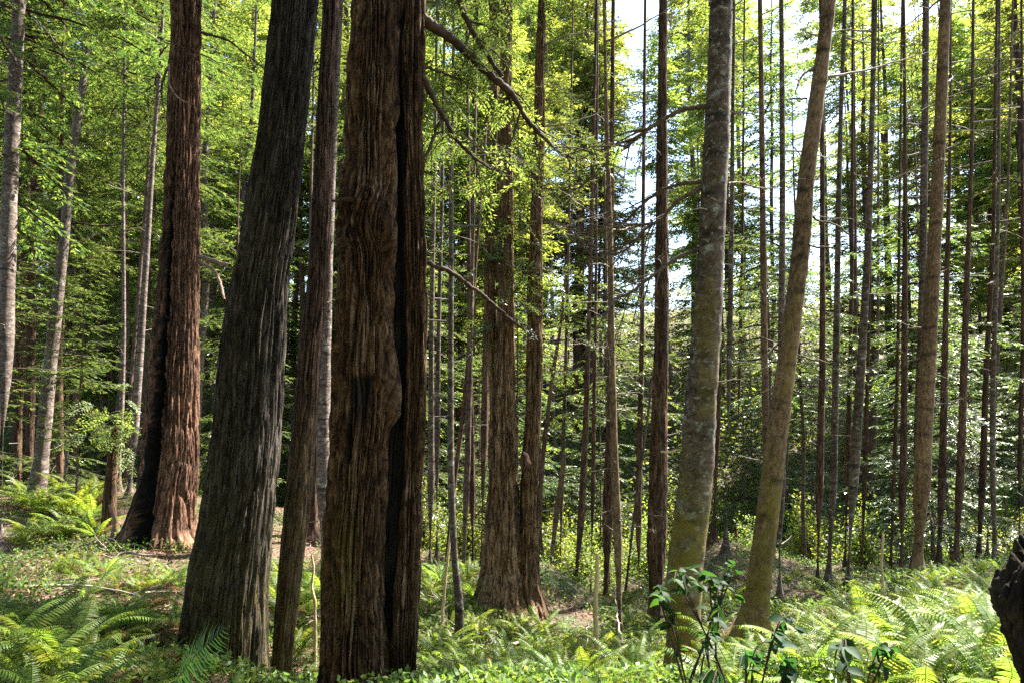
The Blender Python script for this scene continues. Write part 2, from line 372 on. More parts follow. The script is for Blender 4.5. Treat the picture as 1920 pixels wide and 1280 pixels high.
T('hemlock_tree', 'redwood_dark', 20, [(1602, 1060, 10), (1604, 700, 8), (1604, 450, 6)],
  'faintest dark trunk filling the gap between the pale flaky spruces', crown=(8, 16), H=24)
T('spruce_tree', 'spruce', 12, [(1587, 1115, 26), (1602, 880, 20), (1617, 640, 16), (1628, 450, 13), (1634, 250, 11), (1641, 0, 9)],
  'pale flaky spruce tilting beside the sunny fern bank', crown=(10, 12), H=23, twigs=8)
T('hemlock_tree', 'redwood_dark', 16, [(1615, 1095, 13), (1621, 900, 10), (1627, 700, 8), (1631, 540, 6)],
  'dark thin trunk edging the tilted pale spruce', crown=(7, 16), H=24)
T('hemlock_tree', 'hemlock', 21, [(1637, 1060, 10), (1641, 800, 8), (1646, 600, 6)],
  'slight brown trunk alone in the bright gap past the tilted pale spruce', crown=(7, 16), H=24)
T('redwood_tree', 'redwood_dark', 14, [(1689, 1090, 21), (1693, 900, 16), (1696, 640, 13), (1697, 450, 11), (1697, 250, 8)],
  'dark twiggy redwood a little apart from the thick grey spruce', crown=(9, 16), H=25, twigs=20)
T('hemlock_tree', 'redwood_dark', 16, [(1669, 1088, 12), (1676, 900, 9), (1683, 680, 7)],
  'dark slim trunk shadowing the twiggy redwood', crown=(7, 16), H=24, twigs=5)
T('spruce_tree', 'spruce', 14, [(1712, 1075, 16), (1721, 800, 15), (1728, 600, 15), (1733, 300, 15), (1736, 0, 13)],
  'flaky pale spruce half covered by the thick grey spruce', crown=(12, 12), H=25, twigs=10)
T('spruce_tree', 'spruce_brown', 11.5, [(1719, 1088, 40), (1729, 900, 33), (1742, 640, 30), (1755, 400, 26), (1764, 200, 24), (1772, 0, 22)],
  'thick grey spruce with fine cracked bark above the fern bank', crown=(11, 16), H=26, twigs=12, ringbump=.6)
T('redwood_tree', 'redwood_dark', 15, [(1759, 1075, 21), (1766, 900, 17), (1772, 640, 13), (1777, 450, 10), (1782, 200, 6)],
  'dark redwood with lit twigs next to the thick grey spruce', crown=(8, 16), H=23, twigs=18)
T('redwood_tree', 'redwood_dark', 14.5, [(1791, 1070, 23), (1800, 900, 18), (1809, 640, 15), (1816, 450, 11), (1822, 280, 8)],
  'dark leaning redwood in the middle of the lit twigs', crown=(7.5, 16), H=22, twigs=18)
T('redwood_tree', 'redwood_dark', 15.5, [(1834, 1065, 21), (1842, 900, 16), (1850, 680, 12), (1862, 450, 9)],
  'dark redwood trunk joined low to a pale thin spruce', crown=(7, 16), H=22, twigs=16)
T('spruce_tree', 'spruce', 14, [(1866, 1050, 13), (1862, 900, 11), (1861, 760, 11), (1867, 560, 9), (1872, 380, 7)],
  'pale thin spruce crossing the dark redwood near the stump', crown=(7, 12), H=20, twigs=16)
T('hemlock_tree', 'hemlock', 17, [(1850, 1050, 11), (1862, 800, 10), (1878, 540, 9), (1890, 340, 6)],
  'brown hemlock leaning away behind the pale thin spruce', crown=(7, 16), H=22, twigs=6)
T('redwood_tree', 'redwood_dark', 16, [(1911, 1045, 14), (1913, 850, 11), (1918, 600, 9)],
  'dark trunk standing over the sunlit slope behind the stump', crown=(5, 16), H=22, twigs=10)
M['deadwood_bark'] = M['deadwood']

# big redwoods traced by their two edges: (py, x left, x right)
A_EDGE = [(0, 318, 382), (200, 312, 378), (400, 303, 376), (600, 287, 376), (800, 268, 375), (900, 257, 372), (960, 243, 366), (1000, 228, 364), (1040, 214, 366)]
B_EDGE = [(0, 510, 600), (200, 487, 580), (400, 455, 560), (600, 417, 541), (700, 405, 535), (800, 394, 529), (900, 383, 521), (1000, 368, 513), (1100, 347, 507), (1200, 335, 502), (1280, 329, 497), (1340, 318, 500)]
B2_EDGE = [(0, 605, 639), (200, 593, 628), (400, 584, 622), (520, 577, 618), (640, 561, 605), (750, 551, 597), (900, 535, 586), (1100, 517, 563), (1280, 503, 549), (1330, 498, 548)]
C_EDGE = [(0, 655, 757), (100, 650, 754), (200, 645, 750), (340, 640, 746), (420, 632, 744), (500, 630, 743), (600, 628, 742), (700, 622, 741), (800, 617, 737), (900, 613, 730), (1000, 606, 722), (1100, 604, 722), (1200, 600, 726), (1280, 596, 728), (1350, 588, 732)]
C2_EDGE = [(0, 742, 801), (100, 744, 798), (200, 748, 796), (400, 752, 798), (500, 754, 800), (700, 755, 799), (800, 752, 797), (900, 747, 793), (1000, 742, 791), (1100, 736, 788), (1200, 734, 785), (1280, 732, 784), (1350, 728, 786)]
CH_EDGE = [(40, 738, 764), (150, 736, 764), (300, 732, 768), (600, 730, 770), (900, 715, 762), (1050, 710, 755), (1200, 715, 750), (1350, 715, 752)]
D_EDGE = [(0, 938, 962), (200, 936, 960), (400, 935, 963), (560, 931, 966), (720, 922, 968), (800, 917, 972), (900, 913, 976), (1000, 908, 976), (1080, 902, 980), (1140, 890, 990), (1170, 880, 1000)]
D2_EDGE = [(0, 921, 938), (200, 916, 934), (400, 910, 932), (560, 906, 930), (720, 914, 944), (900, 916, 950), (1000, 914, 950)]
D3_EDGE = [(0, 1009, 1026), (100, 1004, 1024), (300, 997, 1022), (500, 990, 1018), (560, 988, 1020), (720, 985, 1018), (900, 974, 1014), (1000, 970, 1012), (1080, 962, 1014), (1140, 955, 1022), (1170, 950, 1030)]
DEPTH = dict(A=13.0, B=6.5, B2=7.2, C=5.6, D=11.0)

# ------------------------------------------------------------------ ground height
ctrl = []
for (nm, mt, d, pts, lb, o) in TREES:
    if nm.startswith('spruce') and pts[0][1] > 1290: pass
    ctrl.append(at(pts[0][0], pts[0][1], d))
for e, k, yb in ((A_EDGE, 'A', 1012), (B_EDGE, 'B', 1305), (B2_EDGE, 'B2', 1300), (C_EDGE, 'C', 1320), (D_EDGE, 'D', 1148)):
    ctrl.append(at((e[-1][1] + e[-1][2]) / 2, yb, DEPTH[k]))
ctrl += [np.array(p) for p in ((0, 0, 0), (-2.5, 1, .1), (2.5, 1, .1), (0, -6, .2), (-6, -4, .3), (6, -4, .3), (-8, 6, .1), (8, 6, -.2))]
for px, py, d in ((100, 1290, 4.6), (250, 1180, 6.2), (150, 1080, 9), (1600, 1300, 4.4), (1780, 1222, 5.6), (1820, 1135, 8.5), (1640, 1190, 8.5), (1500, 1310, 6.5), (1400, 1260, 8),
                  (900, 1290, 5.2), (1080, 1300, 5.4), (1000, 1232, 8.2), (1100, 1232, 8.6), (1180, 1280, 7.2), (120, 975, 14.5)):
    ctrl.append(at(px, py, d))
for x in (-26, -12): ctrl.append(np.array((x, 28, .1)))
for x in (0, 10): ctrl.append(np.array((x, 30, -5.5)))
for x in (22, 34): ctrl.append(np.array((x, 30, -3.5)))
CT = np.array(ctrl)
_D = np.linalg.norm(CT[:, None, :2] - CT[None, :, :2], axis=2)
_n = len(CT)
_A = np.zeros((_n + 3, _n + 3)); _A[:_n, :_n] = -_D + np.eye(_n) * .12
_A[:_n, _n] = 1; _A[:_n, _n + 1:] = CT[:, :2]; _A[_n, :_n] = 1; _A[_n + 1:, :_n] = CT[:, :2].T
_W = np.linalg.solve(_A, np.concatenate([CT[:, 2], np.zeros(3)]))
def ground(x, y):
    x, y = np.asarray(x, float), np.asarray(y, float)
    sh = x.shape; X, Y = x.ravel(), y.ravel()
    z = np.empty(len(X))
    for s in range(0, len(X), 20000):
        xx, yy = X[s:s + 20000], Y[s:s + 20000]
        Dm = np.hypot(xx[:, None] - CT[None, :, 0], yy[:, None] - CT[None, :, 1])
        z[s:s + 20000] = -Dm @ _W[:_n] + _W[_n] + xx * _W[_n + 1] + yy * _W[_n + 2]
    far = -4.5 + 2.5 * np.abs(X - 5) / 40 + np.clip(Y - 42, 0, 90) * .34 + 3 * (fbm(X * .03, Y * .03, 3, 9) - .5)
    far = np.where(Y < 0, .3 + 0 * X, far)
    t = sst(22, 40, np.hypot(X, Y) + np.clip(np.abs(X) - 20, 0, 50) * .5)
    z = z * (1 - t) + far * t
    z = z + (fbm(X * .9, Y * .9, 3, 3) - .5) * .28 * sst(1, 4, np.hypot(X, Y)) + (fbm(X * 4, Y * 4, 2, 4) - .5) * .07
    return z.reshape(sh)
def gz(x, y): return float(ground(np.array([x]), np.array([y]))[0])

g1 = np.linspace(-1, 1, 300)
gx = np.sinh(g1 * 5.2) / np.sinh(5.2) * 400
gy = np.sinh(np.linspace(-.62, 1, 330) * 5.2) / np.sinh(5.2) * 420 + 6
GX, GY = np.meshgrid(gx, gy, indexing='ij')
GZ = ground(GX, GY)
ni, nj = GX.shape
I, J = np.meshgrid(np.arange(ni - 1), np.arange(nj - 1), indexing='ij')
Q = np.stack([I * nj + J, (I + 1) * nj + J, (I + 1) * nj + J + 1, I * nj + J + 1], -1).reshape(-1, 4)
tag(obj('ground', mesh('ground', np.stack([GX, GY, GZ], -1).reshape(-1, 3), Q, [M['ground']])), kind='structure')

# ------------------------------------------------------------------ trunks
def flare(th, z, R, a, h, n, seed):
    return R * a * np.exp(-np.clip(z, 0, 9) / h) * (.35 + 1.3 * vn(th / 6.283 * n, z * .6, n, seed))
def ridged(n): return 1 - np.abs(2 * n - 1)
def fibrous(th, z, R, seed, nr=30, amp=.03, stretch=1.0):
    """deep wavy vertical bark furrows, as an offset of the radius"""
    u = th / (2 * math.pi)
    wp = (vn(u * 6, z * 1.1 * stretch, 6, seed) - .5) * 1.2 + (vn(u * 14, z * 4.2 * stretch, 14, seed + 1) - .5) * .9
    a = ridged(vn(u * nr + wp, z * 1.25 * stretch, nr, seed + 2))
    b = ridged(vn(u * nr * 2 + wp * 2, z * 3.6 * stretch, nr * 2, seed + 3))
    c = vn(u * nr * 3 + wp * 3, z * 8 * stretch, nr * 3, seed + 4)
    d_ = vn(u * 4, z * .8, 4, seed + 5) - .5
    return amp * (-1.45 * a ** 4 - .95 * b ** 3 + .8 * (c - .5) + .55 * d_)

def trunk_mesh(name, ctr, radii, base, mat, nseg, dz, disp=None, attr=None, cap=True):
    """ctr rows (x, y, z) bottom to top, radii: rings stay level; returns the mesh in the frame of base"""
    P = np.column_stack([ctr, radii])
    P = catmull(P, max(4, int(abs(ctr[-1][2] - ctr[0][2]) / dz)))
    c, r = P[:, :3], np.maximum(P[:, 3], .004)
    th = np.linspace(0, 2 * math.pi, nseg + 1) + math.pi / 2
    TH, Z = np.meshgrid(th, c[:, 2], indexing='xy')
    R = np.repeat(r[:, None], nseg + 1, 1)
    zr = Z - base[2]
    if disp is not None: R = R + disp(TH - math.pi / 2, zr, R)
    X = c[:, 0:1] + np.cos(TH) * R; Y = c[:, 1:2] + np.sin(TH) * R
    V = np.stack([X - base[0], Y - base[1], Z - base[2]], -1)
    m, n = X.shape
    i, j = np.meshgrid(np.arange(m - 1), np.arange(n - 1), indexing='ij')
    q = np.stack([i * n + j, i * n + j + 1, (i + 1) * n + j + 1, (i + 1) * n + j], -1).reshape(-1, 4)
    rm = float(r.mean())
    uv = np.stack([(TH - math.pi / 2) * rm, zr], -1).reshape(-1, 2)
    at_ = {}
    if attr is not None:
        for k, fn in attr.items(): at_[k] = fn(TH - math.pi / 2, zr, R).ravel()
    V = V.reshape(-1, 3)
    if cap:
        V = np.concatenate([V, [V[-n:].mean(0) + (0, 0, .01)]]); uv = np.concatenate([uv, [[0, zr.max()]]])
        for k in at_: at_[k] = np.append(at_[k], at_[k][-1])
        t = np.stack([(m - 1) * n + np.arange(n - 1), (m - 1) * n + np.arange(1, n), np.full(n - 1, m * n)], -1)
    else: t = None
    return mesh(name, V, q, [mat], None, uv, at_, True, t)

# ------------------------------------------------------------------ leaf builders
def diamonds(P, D, Nn, L, W):
    """one kite shaped leaf per row: foot P, direction D, side plane normal Nn"""
    D = D / (np.linalg.norm(D, axis=1)[:, None] + 1e-9)
    Sd = np.cross(D, Nn); Sd /= np.linalg.norm(Sd, axis=1)[:, None] + 1e-9
    L, W = np.broadcast_to(L, (len(P),))[:, None], np.broadcast_to(W, (len(P),))[:, None]
    V = np.stack([P, P + D * L * .45 + Sd * W, P + D * L, P + D * L * .45 - Sd * W], 1).reshape(-1, 3)
    return V, np.arange(len(P) * 4).reshape(-1, 4)

def crown_mesh(seed, H, R, nb, leaf=.10, wleaf=.0155, mat='needles', droop=.35, dens=.9, gap=.36, tip=.65, step=.019):
    r = np.random.default_rng(seed)
    mb = MB()
    Ps, Ds, Ns, Ls = [], [], [], []
    az = 0
    for b in range(nb):
        f = (b + r.random()) / nb
        z = H * f ** .9
        if vn(np.array([f * 9.0]), np.array([seed * 1.7]))[0] < gap: continue
        az += 2.4 + r.normal() * .7
        ln = R * (1 - f) ** tip * r.uniform(.55, 1.15) + .25
        if f < .12: ln *= .6 + 3 * f
        n = max(6, int(ln / .13))
        s = np.linspace(0, 1, n)
        up = r.normal() * .12 + .22 - droop * (1 - f)
        hz = ln * s
        zz = z + hz * up - droop * .55 * ln * s ** 2 + .10 * ln * s ** 3 + np.cumsum(r.normal(0, .012, n))
        a2 = az + np.cumsum(r.normal(0, .03, n))
        path = np.stack([np.cos(a2) * hz, np.sin(a2) * hz, zz], 1)
        V, Q_, uv = tube(path, np.linspace(.012 + .008 * ln, .004, n), 3)
        mb.add(V, Q_, uv, 1)
        T_ = np.gradient(path, axis=0); T_ /= np.linalg.norm(T_, axis=1)[:, None]
        k0 = int(n * .18)
        for k in range(k0, n):
            for sd in (-1, 1):
                if r.random() > .9 * dens: continue
                tl = (.16 + .34 * ln * (1 - s[k]) ** .8) * r.uniform(.6, 1.2)
                tl = min(tl, .75)
                side = np.cross(T_[k], (0, 0, 1.0)); side /= np.linalg.norm(side) + 1e-9
                dr = T_[k] * .75 + side * sd * .85 + np.array([0, 0, -.12 + r.normal() * .18]); dr /= np.linalg.norm(dr)
                m = max(2, int(tl / step))
                tt = np.linspace(.15, 1, m)[:, None] * tl
                pp = path[k] + dr * tt + np.array([0, 0, -1.0]) * (tt ** 2) * .35
                s2 = np.cross(dr, (0, 0, 1.0))
                alt = np.where(np.arange(m) % 2 == 0, 1, -1)[:, None]
                dd = dr * .8 + s2 * alt * .8 + r.normal(0, .22, (m, 3)) + np.array([0, 0, -.15])
                dd[-1] = dr
                Ps.append(pp); Ds.append(dd); Ns.append(np.array([0, 0, 1.0]) + r.normal(0, .32, (m, 3)))
                Ls.append(leaf * r.uniform(.65, 1.25, m))
    P_, D_, N_, L_ = map(np.concatenate, (Ps, Ds, Ns, Ls))
    V, Q_ = diamonds(P_, D_, N_, L_, L_ / leaf * wleaf)
    mb.add(V, Q_, None, 0)
    return mb.mesh('crown', [M[mat], M['branch']], False)

CROWNS = {8: [crown_mesh(21, 8, 1.7, 100, .09, .014), crown_mesh(22, 8, 1.5, 100, .09, .014)],
          12: [crown_mesh(23, 12, 2.1, 95), crown_mesh(24, 12, 2.3, 90)],
          16: [crown_mesh(25, 16, 2.6, 100), crown_mesh(26, 16, 2.9, 95), crown_mesh(27, 16, 2.3, 100)],
          20: [crown_mesh(28, 20, 2.9, 115), crown_mesh(29, 20, 3.2, 110)]}
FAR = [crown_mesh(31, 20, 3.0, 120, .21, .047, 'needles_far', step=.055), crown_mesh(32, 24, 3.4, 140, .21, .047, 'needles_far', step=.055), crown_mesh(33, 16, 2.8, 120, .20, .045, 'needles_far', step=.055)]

def sprays(points, dirs, seed, size=.5, leaf=.055, mat='cedar', hang=.5):
    """flat feathery sprays hanging from points"""
    r = np.random.default_rng(seed)
    mb = MB(); Ps, Ds, Ns, Ls = [], [], [], []
    for p, d in zip(points, dirs):
        sz = size * r.uniform(.6, 1.3)
        d = np.asarray(d, float) + r.normal(0, .3, 3); d /= np.linalg.norm(d)
        nrm = np.array([r.normal() * .5, r.normal() * .5, 1.0]); nrm /= np.linalg.norm(nrm)
        n = 11; s = np.linspace(0, 1, n)[:, None]
        path = p + d * s * sz + np.array([0, 0, -hang]) * sz * s ** 2
        V, Q_, uv = tube(path, np.linspace(.006, .002, n), 3); mb.add(V, Q_, uv, 1)
        for k in range(1, n):
            t = path[k] - path[k - 1]; t /= np.linalg.norm(t)
            sd = np.cross(t, nrm); sd /= np.linalg.norm(sd) + 1e-9
            for sg in (-1, 1):
                tl = sz * .42 * (1 - s[k, 0] * .75) * r.uniform(.7, 1.15)
                dr = t * .7 + sd * sg * .75 + r.normal(0, .1, 3)
                m = max(3, int(tl / .028)); tt = np.linspace(.1, 1, m)[:, None] * tl
                pp = path[k] + dr * tt + np.array([0, 0, -.5]) * tt ** 2 / sz
                s2 = np.cross(dr, nrm); alt = np.where(np.arange(m) % 2 == 0, 1, -1)[:, None]
                Ps.append(pp); Ds.append(dr * .9 + s2 * alt * .7 + r.normal(0, .12, (m, 3))); Ns.append(nrm + r.normal(0, .25, (m, 3))); Ls.append(leaf * r.uniform(.7, 1.2, m))
    P_, D_, N_, L_ = map(np.concatenate, (Ps, Ds, Ns, Ls))
    V, Q_ = diamonds(P_, D_, N_, L_, L_ * .17)
    mb.add(V, Q_, None, 0)
    return mb.mesh('foliage', [M[mat], M['branch']], False)

# dead limbs, unit length along +x
def limb_mesh(seed, nsub=7, r0=.013, crook=.03):
    r = np.random.default_rng(seed); mb = MB()
    n = 12; s = np.linspace(0, 1, n)
    path = np.stack([s, np.cumsum(r.normal(0, crook, n)) * s, -.16 * s ** 2 + np.cumsum(r.normal(0, crook * .6, n)) * s], 1)
    mb.add(*tube(path, np.linspace(r0, r0 * .2, n), 5))
    for k in range(nsub):
        i = r.integers(3, n - 1); ln = r.uniform(.12, .42) * (1.15 - s[i])
        d = np.array([.75, r.choice((-1, 1)) * r.uniform(.4, .9), r.normal() * .3]); d /= np.linalg.norm(d)
        t = np.linspace(0, 1, 6)[:, None]
        mb.add(*tube(path[i] + d * t * ln + np.cumsum(r.normal(0, .012, (6, 3)), 0) * t, np.linspace(r0 * .4, r0 * .12, 6), 3))
    return mb.mesh('branch', [M['twig']])
LIMBS = [limb_mesh(s, 8) for s in (1, 2, 3, 4)]
STUBS = [limb_mesh(s, 0, .03, .02) for s in (5, 6, 7)]

def add_twigs(root, base, ctr, rr, n, r, zlo, zhi, lo=.25, hi=1.3):
    for k in range(n):
        z = zlo + (zhi - zlo) * (k + r.random()) / n
        x = np.interp(z, ctr[:, 2], ctr[:, 0]); y = np.interp(z, ctr[:, 2], ctr[:, 1]); q = np.interp(z, ctr[:, 2], rr)
        a = r.uniform(0, 2 * math.pi)
        f = (z - zlo) / (zhi - zlo + 1e-6)
        long = r.random() < .25 + .6 * f
        ln = r.uniform(.5, hi) * (.6 + .9 * f) if long else r.uniform(.18, .4)
        me = LIMBS[r.integers(4)] if long else STUBS[r.integers(3)]
        obj('branch', me, root, (x - base[0] + math.cos(a) * q * .7, y - base[1] + math.sin(a) * q * .7, z - base[2]), (r.uniform(-3, 3), r.uniform(-.28, .15), a), ln)

AZ, EL = rad(54), rad(52)             # the sun stands beyond the trees, off to one side
SUN = np.array([math.sin(AZ) * math.cos(EL), math.cos(AZ) * math.cos(EL), math.sin(EL)])
# openings in the canopy: the patches of forest floor and trunk that the sun reaches
LIT = [(350, 930, 12.5, 1.2), (355, 760, 12.5, 1.0), (12, 760, 12.9, .9), (15, 520, 12.9, .8), (95, 860, 15.8, .9), (110, 620, 15.8, .9), (125, 965, 14.6, 1.3), (250, 850, 15.8, .8), (608, 800, 13.2, .7), (612, 640, 13.2, .7),
       (100, 1190, 4.6, 1.6), (300, 1150, 6.2, 1.2), (20, 1120, 7, 1.2), (180, 1120, 8, 1.2), (60, 1020, 11.5, .8), (320, 1050, 11, 1.0), (210, 1040, 11.0, .7), (575, 1130, 8, .6), (575, 1230, 7.6, .5), (1050, 1130, 8.6, .9), (970, 1170, 7.8, .8), (880, 1245, 5.8, .6), (830, 1130, 9.5, .5),
       (1150, 1190, 7.0, .6), (1750, 1120, 6, 2.3), (1620, 1230, 5, 1.7), (1500, 1200, 7, 1.2), (1130, 740, 34, 2.6), (1150, 850, 42, 3.2), (1080, 930, 28, 2), (960, 760, 32, 2), (1850, 1130, 5.5, 1.0), (1190, 960, 19, 1.4), (1300, 930, 24, 1.8), (1780, 930, 21, 1.6), (1000, 930, 22, 1.5), (870, 900, 24, 1.5), (1150, 850, 30, 2), (180, 780, 21, 1.6), (560, 700, 22, 1.6)]
LIT = [(at(a, b, c), q) for a, b, c, q in LIT]
def shades(x, y, z0, z1, rc):
    """where along their height a crown at x, y would stand in one of the sun lanes (None: nowhere)"""
    out = []
    h2 = SUN[0] ** 2 + SUN[1] ** 2
    for P, q in LIT:
        t = ((x - P[0]) * SUN[0] + (y - P[1]) * SUN[1]) / h2
        if t < 1.0: continue
        dd = math.hypot(x - P[0] - t * SUN[0], y - P[1] - t * SUN[1])
        z = P[2] + t * SUN[2]
        if dd < rc + q and z0 - q - 1.2 < z < z1 + q: out.append(z)
    return out

# ------------------------------------------------------------------ build the traced trees
ROOTS = {}
CENTRES = []
for ti, (nm, mt, d, pts, lb, o) in enumerate(TREES):
    r = np.random.default_rng(100 + ti)
    C_ = np.array([at(x, y, d) for x, y, w in pts]); W_ = np.array([wid(x, w, d) / 2 for x, y, w in pts])
    # a foot that widens into the ground
    foot = C_[0].copy(); g = gz(foot[0], foot[1])
    dirn = (C_[0] - C_[1]) / (C_[1][2] - C_[0][2])
    foot = C_[0] + dirn * max(.12, (C_[0][2] - g) + .15)
    C_ = np.concatenate([[foot], C_]); W_ = np.concatenate([[W_[0] * 1.32], W_])
    H = o.get('H', 0)
    if H:
        dv = (C_[-1] - C_[-3]) / (C_[-1][2] - C_[-3][2]); top = C_[0][2] + H
        dv[:2] *= .7
        hgt = top - C_[-1][2]
        for f in (.15, .45, .75, 1.0):
            C_ = np.concatenate([C_, [C_[-1] + dv * (hgt * (f - {.15: 0, .45: .15, .75: .45, 1.0: .75}[f]))]])
        W_ = np.concatenate([W_, [max(.01, W_[-1] * q) for q in (.88, .6, .32, .08)]])
    base = np.array([C_[0][0], C_[0][1], g])
    root = obj(nm, None, None, base); tag(root, lb, 'snag' if 'snag' in nm else 'tree', {'spruce_tree': 'spruces of the stand', 'redwood_tree': 'slim redwoods of the stand', 'hemlock_tree': 'hemlocks of the stand', 'hemlock_sapling': 'saplings of the stand', 'broken_snag': 'snags of the stand', 'sapling_snag': 'snags of the stand'}[nm])
    if 'sapling' in nm and 'snag' not in nm: root['category'] = 'young tree'
    big = W_[1] > .12
    sp = mt.startswith('spruce')
    nr = o.get('ridges', 18)
    sd = 40 + ti * 7
    rb = o.get('ringbump', 0)
    def disp(th, z, R, sd=sd, sp=sp, nr=nr, rb=rb, jag=o.get('jag', 0)):
        if sp:
            u = th / (2 * math.pi)
            q = R * (.10 * (vn(u * 5, z * 1.6, 5, sd) - .5) + .07 * (vn(u * 12, z * 9, 12, sd + 1) - .5) + .05 * (vn(u * 30, z * 22, 30, sd + 2) - .5))
            if rb:
                ph = z * 2.3 + .5 * vn(u * 4, z * .7, 4, sd + 3)
                q = q + R * .07 * rb * np.exp(-((ph % 1 - .5) / .14) ** 2) * vn(u * 7, np.floor(ph) * 1.37, 7, sd + 4)
            return q + flare(th, z, R, .5, .22, 6, sd)
        q = fibrous(th, z, R, sd, nr, .11) * R
        return q + flare(th, z, R, .5, .25, 6, sd)
    attrs = {}
    if o.get('moss'):
        a = o['moss']
        attrs['moss'] = lambda th, z, R, a=a: a * np.clip(1.1 * (1 - sst(.3, 2.9, z)) + .45 * (vn(th, z * 1.3, 0, 5) > .62) * (z < 4.2), 0, 1)
    me = trunk_mesh('trunk', C_, W_, base, M[mt], 40 if big else 20, .05 if big else .12, disp, attrs)
    obj('trunk', me, root)
    CENTRES.append(base)
    if 'crown' in o:
        zc, ln = o['crown']
        if d < 16.6 and pts[0][0] > 1190: zc, ln = max(zc, 13.5), 8
        elif 560 < pts[0][0] < 620 and d < 17.5: zc, ln = 15.5, 8
        elif 620 < pts[0][0] <= 1190 and d < 17.5: zc, ln = max(zc, 11), 8
        rc = {8: 1.4, 12: 1.7, 16: 2.1, 20: 2.4}[ln]
        hit = shades(C_[0][0], C_[0][1], base[2] + zc, base[2] + zc + ln, rc)
        if hit:                            # a bare bole up to above the sun lane, or a short top
            ln = 8; up_ = max(hit) + 2.4 - base[2]
            zc = up_ if up_ < H - 3 else zc
            if up_ >= H - 3: zc = max(H - 5, min(up_, H - 3))
        v = CROWNS[ln][ti % len(CROWNS[ln])]
        z0 = base[2] + zc; z1 = C_[-1][2]
        p0 = np.array([np.interp(z0, C_[:, 2], C_[:, k]) for k in (0, 1)]); p1 = C_[-1][:2]
        L_ = z1 - z0
        s = np.clip(L_ / ln, .4, 1.2)
        obj('crown', v, root, (p0[0] - base[0], p0[1] - base[1], zc), (math.atan2(-(p1[1] - p0[1]), L_), math.atan2(p1[0] - p0[0], L_), r.uniform(0, 6)), s)
    if o.get('twigs'):
        zt = min(C_[-1][2], at(pts[-1][0], -40, d)[2])
        add_twigs(root, base, C_, W_, o['twigs'], r, base[2] + 1.0, zt, .25, 1.2)
    if 'bush' in o:
        bx, by, bw = o['bush']; p = at(bx, by, d)
        R_ = bw / F * d
        n = 26
        pp = p + r.normal(0, 1, (n, 3)) * R_ * (.35, .35, .5) - np.array([0, 0, R_ * .2])
        obj('foliage', sprays(pp - base, r.normal(0, 1, (n, 3)) * (1, 1, .3), ti, R_ * .8, .07), root)
    ROOTS[lb] = (root, base, C_, W_, d)

# ------------------------------------------------------------------ the big redwoods
def edge_path(E, d, depth_off=0.0, top=None, scale=1.0):
    E = sorted(E, key=lambda e: -e[0])
    C_, W_ = [], []
    for y, xl, xr in E:
        xm = (xl + xr) / 2
        C_.append(at(xm, y, d)); W_.append(wid(xm, xr - xl, d) / 2 * scale)
    C_, W_ = np.array(C_), np.array(W_)
    C_[:, 1] += depth_off
    if top:
        dv = (C_[-1] - C_[-3]) / (C_[-1][2] - C_[-3][2]) * .8; dv[2] = 1
        h = top - C_[-1][2]
        for f0, f1, q in ((0, .2, .9), (.2, .6, .6), (.6, 1, .12)):
            C_ = np.concatenate([C_, [C_[-1] + dv * h * (f1 - f0)]])
        w = W_[-1]; W_ = np.concatenate([W_, [w * .9, w * .6, w * .12]])
    return C_, W_

def zof(py, d): return at(960, py, d)[2]

def gauss(x, s): return np.exp(-(x / s) ** 2)
# --- burnt redwood A, with a charred hollow running up its front
dA = DEPTH['A']; C_, W_ = edge_path(A_EDGE, dA, 0, 30)
bA = np.array([C_[0][0], C_[0][1], gz(C_[0][0], C_[0][1])])
rA = obj('redwood_tree', None, None, bA)
tag(rA, 'red-barked redwood with a charred black hollow split up its trunk', 'tree')
HA = np.array([(1010, 277, 320), (960, 280, 319), (900, 284, 320), (800, 300, 326), (700, 308, 327), (600, 316, 327), (500, 317, 326), (420, 318, 324), (330, 318, 322), (250, 319, 321)], float)[::-1]
HZ = np.array([zof(y, dA) - bA[2] for y, *_ in HA])          # descending py -> reversed below
o_ = np.argsort(HZ); HZ = HZ[o_]; HA = HA[o_]
def hollow(th, z, R):
    cx = np.interp(z, C_[:, 2] - bA[2], C_[:, 0]); 
    py_x = lambda col: (np.interp(z, HZ, HA[:, col]) - 960) / F * dA
    xl, xr = py_x(1) - cx, py_x(2) - cx
    xx = np.cos(th + math.pi / 2) * R
    front = np.sin(th + math.pi / 2) < 0
    e = .02
    rg = .07 * (vn(th * 9, z * 5, 0, 71) - .5) + .04 * (vn(th * 20, z * 17, 0, 72) - .5); xl = xl + rg; xr = xr + rg * .8
    m = sst(xl - e, xl + e, xx) * (1 - sst(xr - e, xr + e, xx)) * front
    return m * (1 - sst(HZ[-1] - .8, HZ[-1], z))
def dispA(th, z, R):
    q = fibrous(th, z, R, 301, 44, .05, .45)
    return q - hollow(th, z, R) * R * .62 + flare(th, z, R, .24, .3, 9, 305)
def charA(th, z, R):
    u = th / 6.283
    sc = .75 * (vn(u * 9, z * 1.1, 9, 77) > .66) * (1 - sst(5, 8, z)) * (np.cos(th + math.pi / 2) < .25)
    return np.clip(hollow(th, z, R - 0) * 1.2 + sc * .7, 0, 1)
trunkA = obj('trunk', trunk_mesh('trunk', C_, W_, bA, M['redwood_red'], 260, .035, dispA, {'char_shade': charA}), rA)
CA, WA = C_, W_

